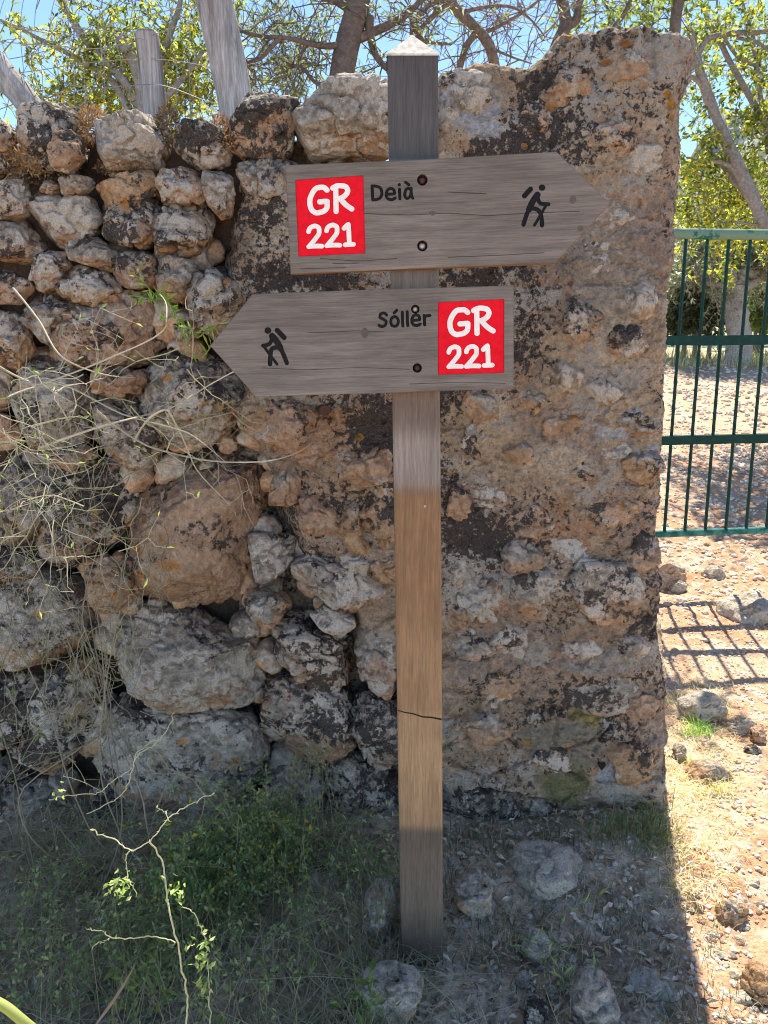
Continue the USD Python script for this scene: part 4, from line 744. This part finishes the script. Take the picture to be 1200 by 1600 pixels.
for k in range(34):                                        # dry hanging strands lower down
    px, py = rng.uniform(-40, 260), rng.uniform(760, 1000); q = atY(px, py, rng.uniform(2.0, 2.24)); p = [q]
    for i in range(9): p.append(p[-1] + np.array([rng.normal() * .016, rng.normal() * .012, -rng.uniform(.02, .05)]))
    p = np.array(p); p[:, 1] = np.minimum(p[:, 1], wallY(p[:, 2]) - .06); old.tube(spline(p, 2), (.0014, .0008), 4, np.array((.22,.22,.13)) * rng.uniform(.6, 1.3), False)
old.build('old_stems', 'twig', bush, kind='stuff'); tw.build('pale_twigs', 'twig', bush, kind='stuff')
tp = np.array([t[0] for t in tips]); td = np.array([t[1] for t in tips]); lv = MB(); k = rng.uniform(0, 1, len(tp)) < .35
leaves(lv, tp[k], td[k] + rng.normal(size=(k.sum(), 3)) * .4, .022, .28, palette(rng, k.sum(), [(.17,.21,.07),(.22,.25,.09),(.13,.17,.05)]), rng); lv.build('leaves', 'leaf', bush, kind='stuff')
sp = thing('green_sprig', 'fresh green leafy sprig climbing the rocks left of the lower board', 'plant', atY(250, 560, 2.16)); st, lv = MB(), MB()
for a in [[(225,470),(255,468),(285,520),(310,560),(330,540)],[(250,450),(268,480),(280,500),(300,515)],[(200,462),(240,470),(262,500)],[(215,420),(240,458),(262,470)],[(285,520),(320,520),(340,505)]]:
    p = spline([atY(x, y, 2.16 - .02 * i) for i, (x, y) in enumerate(a)], 8); st.tube(p, .0013, 4, (.22,.30,.08), False); d = rng.normal(size=(len(p), 3)); leaves(lv, p, d, .032, .2, palette(rng, len(p), [(.22,.34,.06),(.32,.42,.1)]), rng)
st.build('stem', 'twig', sp); lv.build('leaves', 'leaf', sp, kind='stuff')
# one long pale thorny stem in the light, bent over the grass
ST = thing('thorny_spray', 'long bare pale yellow thorny spray bending over the lower left grass', 'plant', on_ground(320, 1640)); SY = 1.33
def stem(a, r, Y0=SY, dy=.02):
    p = spline([atY(x, y, Y0 + dy * math.sin(i * 1.3)) for i, (x, y) in enumerate(a)], 6); p += .0012 * rng.normal(size=p.shape); mb = MB(); mb.tube(p, tuple(.58 * q_ for q_ in r), 7, (.46,.45,.25)); mb.build('branch', 'twig', ST, True); return p
allp = [stem(a, r_) for a, r_ in [([(290,1640),(293,1590),(291,1540),(284,1510),(268,1440),(262,1400),(252,1345),(234,1315)], (.0036, .0027)), ([(143,1296),(150,1300),(178,1312),(205,1328),(234,1315),(262,1280),(300,1255),(335,1238)], (.0022, .0016)),
    ([(205,1328),(196,1345),(200,1370),(208,1385),(212,1397)], (.002, .0014)), ([(274,1473),(240,1464),(210,1466),(172,1464),(160,1455),(133,1454)], (.002, .0012)), ([(172,1464),(160,1472),(146,1478)], (.0013, .0009)),
    ([(328,1600),(327,1540),(322,1480),(310,1440),(300,1425),(286,1416)], (.002, .0013)), ([(262,1280),(256,1268),(245,1260)], (.0012, .0008))]]
allp += [stem(a, r_, 1.62) for a, r_ in [([(75,1250),(110,1242),(150,1240),(170,1225),(207,1202)], (.0024, .0016)), ([(135,1272),(170,1255),(195,1235),(207,1203),(215,1175),(250,1155)], (.0024, .0014)), ([(207,1203),(215,1180),(240,1165),(272,1112)], (.002, .0012)), ([(100,1212),(130,1222),(165,1240)], (.0016, .001))]]
th, lv = MB(), MB()
for p in allp:
    for q in p[::3]: d = rng.normal(size=3); d /= np.linalg.norm(d); th.tube([q, q + d * .007], (.0009, .0002), 4, (.56,.55,.32), False)
for (x, y, w, n) in [(188,1385,16,40),(275,1395,16,26),(312,1500,16,28),(318,1545,12,22),(320,1470,14,20),(90,1240,12,8)]:
    q = np.array([atY(x + rng.normal() * w * .6, y + rng.normal() * w * .7, SY + rng.normal() * .02) for _ in range(n)]); leaves(lv, q, rng.normal(size=(n, 3)), .015, .5, palette(rng, n, [(.22,.32,.08),(.30,.40,.13),(.38,.44,.2)]), rng)
th.build('thorns', 'twig', ST, kind='stuff'); lv.build('leaves', 'leaf', ST, kind='stuff')
db = MB(); p = spline([atY(143, 1610, 1.32), atY(180, 1560, 1.33), atY(214, 1502, 1.36)], 6); wv = np.array([.004, .006, .008, .010, .011, .011, .010, .009, .008, .006, .005, .003, .001])[:len(p)]
sd = np.array([.8, 0, .55]); v = np.concatenate([p - sd * wv[:, None], p + sd * wv[:, None] * .6, p + np.array([0, -.005, 0])]); m_ = len(p); i = np.arange(m_ - 1)
db.add(v, np.concatenate([np.stack([i, i + 1, 2 * m_ + i + 1], 1), np.stack([i, 2 * m_ + i + 1, 2 * m_ + i], 1), np.stack([2 * m_ + i, 2 * m_ + i + 1, m_ + i + 1], 1), np.stack([2 * m_ + i, m_ + i + 1, m_ + i], 1)]), (.36,.26,.17)); db.build('dry_leaf', 'litter', None, label='long dry brown leaf lying aslant in the lower left grass', cat='leaf')
gb = MB(); gb.tube(spline([atY(-30, 1555, 1.0), atY(20, 1582, 1.0), atY(70, 1625, 1.02)], 6), .0075, 8, (.36,.40,.14)); gb.build('green_stalk', 'grass', None, True, label='thick pale green stalk crossing the bottom left corner', cat='stalk')

# ------------------------------------------------------------------ tufts on the wall top
def cushion(px, py, w, h, cols, label, seed, off=.03):
    rng = np.random.default_rng(seed); c = onW(px, py, off); R = w / FPX * c[1] / 2; H = h / FPX * c[1] / 2; mb = MB(); n = 700; u = rng.normal(size=(n, 3)); u /= np.linalg.norm(u, axis=1, keepdims=True); u *= rng.uniform(.4, 1, (n, 1)) ** .5
    leaves(mb, c + u * [R, R * .7, H], u + rng.normal(size=(n, 3)) * .6 + [0, 0, .3], .016, .3, palette(rng, n, cols, var=.35), rng); mb.build('stonecrop', 'litter', None, label=label, cat='plant', kind=None)
DRYC = [(.42,.22,.09),(.50,.31,.14),(.30,.16,.07),(.55,.42,.22)]
cushion(347, 212, 46, 50, DRYC, 'rust coloured dry stonecrop cushion between the wall top rocks beside the tall stake', 71)
cushion(44, 235, 56, 60, DRYC + [(.5,.4,.1)], 'rust coloured dry stonecrop at the left end of the wall top', 72)
cushion(60, 265, 110, 40, [(.14,.10,.06),(.2,.15,.08),(.3,.2,.1)], 'dark dry stonecrop in the joint under the left coping rocks', 73, .05)
cushion(145, 195, 40, 50, DRYC, 'rust coloured dry stonecrop between the first two big coping rocks', 74, .05)
cushion(200, 262, 90, 26, [(.14,.10,.06),(.2,.15,.08)], 'thin dark moss line under the pale coping rock', 75, .05)
cushion(262, 200, 30, 60, [(.14,.10,.06),(.2,.15,.08),(.3,.2,.1)], 'dark dry moss between pale and brown coping rocks', 76, .06)

# ------------------------------------------------------------------ fence stakes and wire on the wall
def stake(pts, r0, r1, Y, label, seed):
    rng = np.random.default_rng(seed); a, b = atY(*pts[0], Y), atY(*pts[1], Y); g0 = a + (a - b) / (b - a)[2] * (a[2] - 1.95); p = np.linspace(g0, b, 60); p = p + .012 * np.stack([fbm(np.c_[p[:, 2] * 3, 0 * p[:, 0], 0 * p[:, 0]], 2, seed) - .5, 0 * p[:, 0], 0 * p[:, 0]], 1) * 2
    v, f = tube(p, np.linspace(r0, r1, 60), 28); n = v - np.repeat(p, 28, 0)[:len(v)] if False else None
    cen = np.r_[np.repeat(p, 28, 0), p[:1], p[-1:]]; d = v - cen; th = np.arctan2(d[:, 1], d[:, 0]); rr_ = np.linalg.norm(d, axis=1, keepdims=True) + 1e-9
    groove = fbm(np.stack([np.cos(th) * 3.2, np.sin(th) * 3.2, v[:, 2] * 1.2 + seed], 1), 4, seed) - .5; split = np.abs(fbm(np.stack([np.cos(th) * 2.2, np.sin(th) * 2.2, v[:, 2] * .8 + seed], 1), 3, seed + 3) - .5)
    v = v + d / rr_ * (r0 * (.35 * groove - .28 * ss(.05, 0, split)))[:, None]
    v[-1, 2] += .01
    put('fence_stake', (v, f), 'stake_wood', None, None, True, label=label, cat='stake')
stake([(378,190),(331,-40)], .055, .058, 2.72, 'thick weathered grey stake leaning behind the coping, tallest of the three', 3)
stake([(240,185),(228,52)], .036, .040, 2.75, 'short weathered grey stake with slanting top behind the pale coping rock', 4)
stake([(50,172),(-30,75)], .040, .040, 2.66, 'brown stake leaning far to the left at the left edge of the wall top', 5)
wf = thing('wire_fence', 'thin wire netting strung between the stakes on top of the wall', 'wire fence', atY(200, 190, 2.7)); wr = np.random.default_rng(12)
def wire(a, r=.0014, Y=2.70):
    p = spline([atY(x, y, Y + .02 * wr.normal()) for x, y in a], 8); mb = MB(); mb.tube(p, r, 5, cap=False); mb.build('wire', 'wire', wf)
for a in [[(-20,118),(60,110),(140,98),(225,92),(340,108),(372,140)],[(-20,62),(60,70),(140,76),(220,60),(330,20)],[(-20,180),(60,152),(140,140),(240,132),(330,160),(375,170)],[(-20,20),(50,48),(110,55),(200,30),(325,5)],[(100,42),(160,48),(225,62)],[(-20,95),(70,80),(130,50),(180,-10)]]: wire(a)
for x in (8, 34, 58, 84, 106, 130, 158, 186, 214, 270, 300): wire([(x + 6, -15), (x - 3 + wr.normal() * 4, 50), (x + 5 + wr.normal() * 4, 110), (x + wr.normal() * 4, 185)], .0011)
for a in [[(0,90),(30,60),(64,100),(120,135),(160,130)],[(20,150),(58,78),(90,40),(110,-10)],[(110,180),(150,130),(165,70),(160,30)]]: wire(a, .0011)

# ------------------------------------------------------------------ trees
def limb(mb, pts, r, col, sides=8, wob=.0, seed=0):
    p = spline(pts, 8); p = p + wob * (np.stack([fbm(p * 4, 3, seed + k) for k in range(3)], 1) - .5)
    v, f = tube(p, r, sides); mb.add(v, f, col); return p
def bark_tube(pts, r0, r1, seed, sides=24, amp=.25, n=14):
    p = spline(pts, n); v, f = tube(p, np.linspace(r0, r1, len(p)), sides); cen = np.r_[np.repeat(p, sides, 0), p[:1], p[-1:]]; d = v - cen
    return v + d * (amp * 2 * (fbm(v * [14, 14, 5], 4, seed) - .5) + amp * (fbm(v * 4, 2, seed + 5) - .5))[:, None], f
def twigs(rng, base, n, L, r, col, tm, lm, leafL, leafW, cols, per, dirbias=(0, 0, .3), droop=.25, depth=1, bare=.0):
    """Side twigs with leaves along a limb's points."""
    for k in range(n):
        q = base[rng.integers(len(base) // 5, len(base))]; d = rng.normal(size=3) + np.array(dirbias); d /= np.linalg.norm(d); l = L * rng.uniform(.5, 1.3); p = [q]
        for i in range(5): d = d + rng.normal(size=3) * .28 - [0, 0, droop * .12 * i]; d /= np.linalg.norm(d); p.append(p[-1] + d * l / 5)
        p = np.array(p); tm.tube(p, (r, r * .35), 4, col, False)
        if rng.uniform() > bare:
            i = rng.uniform(.2, 1, per); s = np.array([np.interp(i, np.linspace(0, 1, 6), p[:, a]) for a in range(3)]).T; dd = np.gradient(p, axis=0)[np.minimum((i * 5).astype(int), 5)]; dd = dd / np.linalg.norm(dd, axis=1, keepdims=True) * .7 + rng.normal(size=(per, 3)) * .6
            leaves(lm, s, dd, leafL, leafW, palette(rng, per, cols, var=.3), rng)
        if depth: twigs(rng, p, 3, L * .6, r * .6, col, tm, lm, leafL, leafW, cols, per, dirbias, droop, depth - 1, bare)
def tree(name, label, trunk, r0, r1, limbs, Y, ntw, L, leafL, leafW, cols, per, bark, seed, extra=(), bare=0., depth=1, cat='tree', twr=.004, droop=.25):
    """trunk and limbs as pixel polylines (x, y[, dY]) standing at distance Y; the trunk goes on down to the ground."""
    rng = np.random.default_rng(seed); q = lambda a: atY(a[0], a[1], Y + (a[2] if len(a) > 2 else 0)); tr = [q(a) for a in trunk]; g0 = tr[0].copy(); g0[2] = float(gh(g0[0], g0[1])) - .1
    if g0[2] < tr[0][2] - .15: tr = [g0] + tr
    t = thing(name, label, cat, (g0[0], g0[1], g0[2] + .1)); v, f = bark_tube(tr, r0, r1, seed); put('trunk', (v, f), 'bark', t, np.asarray(bark) * (.7 + .6 * fbm(v * 9, 3, seed))[:, None], True)
    tm, lm, bases = MB(), MB(), []
    for a, ra in limbs: mb = MB(); p = limb(mb, [q(b) for b in a], ra, bark, 9, .05, seed); mb.build('limb', 'bark', t, True); bases.append(p)
    for k, p in enumerate(bases): w = max(4, int(ntw * len(p) / sum(map(len, bases)))); twigs(rng, p, w, L, twr, np.array(bark) * .9, tm, lm, leafL, leafW, cols, per, droop=droop, depth=depth, bare=bare)
    for (x, y, rad, dy, n) in extra:                       # leafy sprays: a cluster of twigs round a pixel
        c = q((x, y, dy)); R = rad / FPX * (Y + dy); base = c + rng.normal(size=(max(6, n), 3)) * R * .5; twigs(rng, base, n, L, twr * .8, np.array(bark) * .9, tm, lm, leafL, leafW, cols, per, droop=droop, depth=depth, bare=bare)
    tm.build('twigs', 'bark', t, kind='stuff')
    if lm.n: lm.build('foliage', 'leaf', t, kind='stuff')
    return t
CAROB = [(.11,.14,.035),(.16,.19,.045),(.08,.115,.03),(.22,.23,.05)]; OLIVE = [(.12,.14,.075),(.16,.18,.10),(.09,.11,.06),(.21,.22,.13)]; YEL = CAROB * 2 + [(.40,.36,.06),(.34,.34,.07),(.42,.34,.05)]
GB, BB = (.26,.235,.20), (.13,.10,.08)
tree('wild_olive', 'leafy yellow green tree with a thin slanting branch behind the left wall top', [(215,230),(222,140),(190,60)], .06, .035, [([(222,170),(170,100),(120,40),(75,-40)], (.03, .012)), ([(215,190),(150,110),(80,70),(0,30)], (.022, .008)), ([(220,150),(260,70),(290,-30)], (.025, .01)), ([(225,180),(290,120),(330,60)], (.02, .01)), ([(220,200),(130,170),(60,160)], (.02, .008))], 4.6, 44, .32, .038, .36, YEL, 13, GB, 81,
     extra=[(150,160,50,.2,22),(90,150,40,.1,12),(180,100,40,.3,16),(230,120,45,.4,20),(270,150,45,.3,22),(300,100,40,.2,14),(200,160,60,.5,24),(110,115,30,0,6),(160,50,40,.2,9),(60,40,40,.3,4),(250,40,40,.2,8),(330,150,45,.3,20),(140,-60,90,.2,10),(260,-60,90,.3,10)])
tree('wild_olive', 'old tree with dark gnarled trunk behind the wall left of the post top', [(528,150),(535,100),(548,50),(560,0),(560,-60)], .07, .06, [([(540,70,0),(500,70,-.1),(440,60,-.2),(370,50,-.2)], (.018, .007)), ([(565,40),(530,10),(480,-10),(430,-30)], (.024, .009)), ([(560,60),(600,45),(640,20),(680,-30)], (.026, .010)), ([(575,30),(585,80),(605,105)], (.024, .014)), ([(440,60,-.2),(400,95,-.2),(370,110,-.1)], (.012, .005)), ([(540,110),(500,130),(470,105),(440,110)], (.014, .005))], 4.3, 60, .34, .042, .24, OLIVE + CAROB[:2], 7, BB, 82,
     extra=[(420,80,60,.4,16),(460,110,50,.5,18),(400,150,40,.6,16),(390,20,60,.2,12),(470,30,60,.3,10),(590,20,50,.4,10),(500,100,30,.6,8),(450,140,40,.6,12),(500,-80,120,.3,20)], bare=.25)
tree('bare_tree', 'nearly leafless tree with thin bare branches above the wall right of the post', [(775,130),(768,80),(745,45),(705,5),(690,-50)], .022, .028, [([(745,50),(720,100),(722,150)], (.02, .012)), ([(700,10),(650,60),(700,66)], (.016, .006)), ([(735,40),(800,90),(830,100)], (.010, .004)), ([(720,20),(790,10),(850,60)], (.012, .004)), ([(700,0),(660,20),(640,60)], (.018, .007)), ([(750,50),(830,10),(880,-40)], (.012, .004)), ([(640,20),(660,60),(706,68)], (.014, .006))], 4.7, 42, .42, .04, .2, OLIVE, 5, (.19,.14,.10), 83,
     extra=[(820,70,60,.3,8),(720,50,60,.3,8),(860,30,60,.2,8),(780,20,70,.4,8),(700,80,40,.2,6)], bare=.65, droop=.1)
tree('carob_tree', 'broken dark tree stump with leafy shoots just above the pier top', [(862,105),(874,60),(884,40),(878,0),(870,-40)], .05, .035, [([(884,42),(900,30),(905,10),(925,-30)], (.03, .015)), ([(925,60),(960,40),(990,-20)], (.02, .01)), ([(1050,60),(1055,0),(1045,-50)], (.035, .03))], 5.2, 16, .3, .045, .36, CAROB, 8, BB, 84,
     extra=[(960,20,40,.2,12),(1010,30,40,.2,14),(1035,25,30,.2,10),(930,-30,60,.2,8)], bare=.2)
tree('carob_tree', 'carob tree with smooth grey slanting trunk behind the green gate', [(1330,560),(1290,470),(1235,400),(1196,350),(1158,270),(1118,180),(1092,105),(1078,40)], .115, .038, [([(1180,315,.1),(1140,272,.2),(1105,232,.3)], (.04, .02)), ([(1175,300),(1130,255),(1075,248)], (.03, .012)), ([(1100,140),(1075,120),(1060,122)], (.03, .015)), ([(1240,400),(1210,230,.3),(1160,130,.4),(1110,40,.5),(1085,-20,.6)], (.05, .02)), ([(1200,240,.4),(1180,90,.5),(1160,0,.5)], (.03, .015)), ([(1088,90),(1110,58),(1180,52),(1230,50)], (.03, .02)), ([(1150,60,.1),(1200,80),(1240,120)], (.02, .01)), ([(1200,355),(1150,348),(1120,352)], (.018, .006)), ([(1180,100,.5),(1130,60,.4),(1120,0,.4)], (.02, .01))], 8.3, 34, .5, .062, .42, YEL, 15, (.21,.19,.165), 85, twr=.005,
     extra=[(1090,100,40,.6,8),(1130,95,40,.8,9),(1165,110,50,.9,9),(1195,200,50,.2,12),(1180,250,50,.5,16),(1090,180,26,.7,5),(1082,250,26,.3,10),(1100,300,40,.6,15),(1130,320,45,.6,16),(1080,330,26,.8,10),(1160,310,40,.9,14),(1195,300,40,.8,12),(1130,30,50,.6,5),(1190,20,50,.6,6),(1185,350,30,1.2,8),(1140,372,40,1.2,9),(1260,200,90,.6,18),(1280,60,100,.6,14)])
tree('olive_tree', 'small gnarled olive tree with thick pale trunk beyond the gate', [(1154,545),(1152,500),(1150,462),(1152,445)], .25, .15, [([(1152,450),(1162,425),(1190,430),(1230,400)], (.11, .05)), ([(1150,455),(1142,430),(1132,410),(1110,385)], (.13, .05)), ([(1155,450),(1180,440),(1195,425),(1220,430)], (.11, .04)), ([(1148,450),(1125,445),(1100,440),(1060,430)], (.08, .03))], 14.5, 70, .8, .10, .3, [(.24,.25,.16),(.30,.31,.21),(.18,.19,.12)], 12, (.28,.25,.21), 86, twr=.012,
     extra=[(1080,410,40,.6,40),(1110,395,40,.4,40),(1140,385,40,.2,40),(1170,390,40,.2,40),(1195,405,30,0,30),(1065,440,25,.6,20),(1090,440,30,1,24),(1180,370,60,.6,40),(1240,400,70,.4,50),(1100,350,60,1,50),(1180,330,70,1,50)])
def bush_at(blobs, Y, n, leafL, cols, label, seed, name='bush'):
    rng = np.random.default_rng(seed); c0 = atY(blobs[0][0], blobs[0][1], Y); t = thing(name, label, 'bush', (c0[0], c0[1], float(gh(c0[0], c0[1])))); tm, lm = MB(), MB(); g = np.array(t.loc)
    for (x, y, rad, k) in blobs:
        c = atY(x, y, Y); R = rad / FPX * Y
        for i in range(k):
            u = rng.normal(size=3); u /= np.linalg.norm(u); e = c + u * R * rng.uniform(.5, 1.05) ** .6; e[2] = max(e[2], float(gh(e[0], e[1])) + .1); base = np.linspace(c * .4 + e * .6, e, 6)
            twigs(rng, base, 2, R * .5, .008, np.array((.18,.15,.11)), tm, lm, leafL, .5, cols, n + 4, depth=0)
        tm.tube([[c[0], c[1], float(gh(c[0], c[1])) - .05], c], (.05, .02), 6, (.18,.15,.11))
    tm.build('stems', 'bark', t, kind='stuff'); lm.build('foliage', 'leaf', t, kind='stuff')
DG = [(.07,.09,.045),(.10,.12,.06),(.05,.07,.035),(.15,.16,.09)]
bush_at([(1062,500,30,50),(1090,490,30,50),(1112,502,24,40),(1075,470,22,30),(1035,500,30,30)], 15.2, 10, .10, DG, 'dark green bush beyond the gate next to the olive trunk', 91)
bush_at([(1190,500,26,50),(1215,480,40,50),(1186,465,16,24)], 15.8, 10, .10, [(.15,.20,.05),(.20,.25,.07),(.11,.15,.04)], 'bright green bush right of the olive trunk at the frame edge', 92)
bush_at([(1130,470,30,40),(1165,480,26,30)], 18.5, 10, .12, DG, 'grey green bush right behind the olive trunk', 93)
bush_at([(1060,420,50,70),(1120,410,50,70),(1180,415,50,70),(1240,420,50,50)], 24, 9, .2, [(.22,.23,.15),(.28,.28,.19),(.16,.18,.10)], 'pale silvery thicket far behind the olive tree', 94, 'thicket')
bush_at([(1070,350,60,60),(1140,340,60,60),(1210,350,60,60)], 30, 9, .26, [(.14,.17,.06),(.18,.2,.07),(.10,.13,.05)], 'taller green thicket at the back below the mountain', 95, 'thicket')
fr = np.random.default_rng(14)
for k in range(16): ground_rock(fr.uniform(1045, 1135), fr.uniform(500, 520) - 6, fr.uniform(14, 30), fr.uniform(12, 20), 'gm'[k % 2], 'grey boulder of a low tumbled bank behind the bushes beyond the gate', 1200 + k, 3, 'boulder', 'boulders of the low bank')
g = MB(); cx, cy = fr.uniform(3, 9, 150), fr.uniform(14.0, 15.4, 150); tufts(g, cx, cy, 14, .12, .22, .008, [(.5,.47,.22),(.58,.52,.32),(.34,.36,.14)], fr); g.build('verge_grass', 'grass', None, label='pale grass along the far edge of the clearing beyond the gate', cat='grass', kind='stuff')
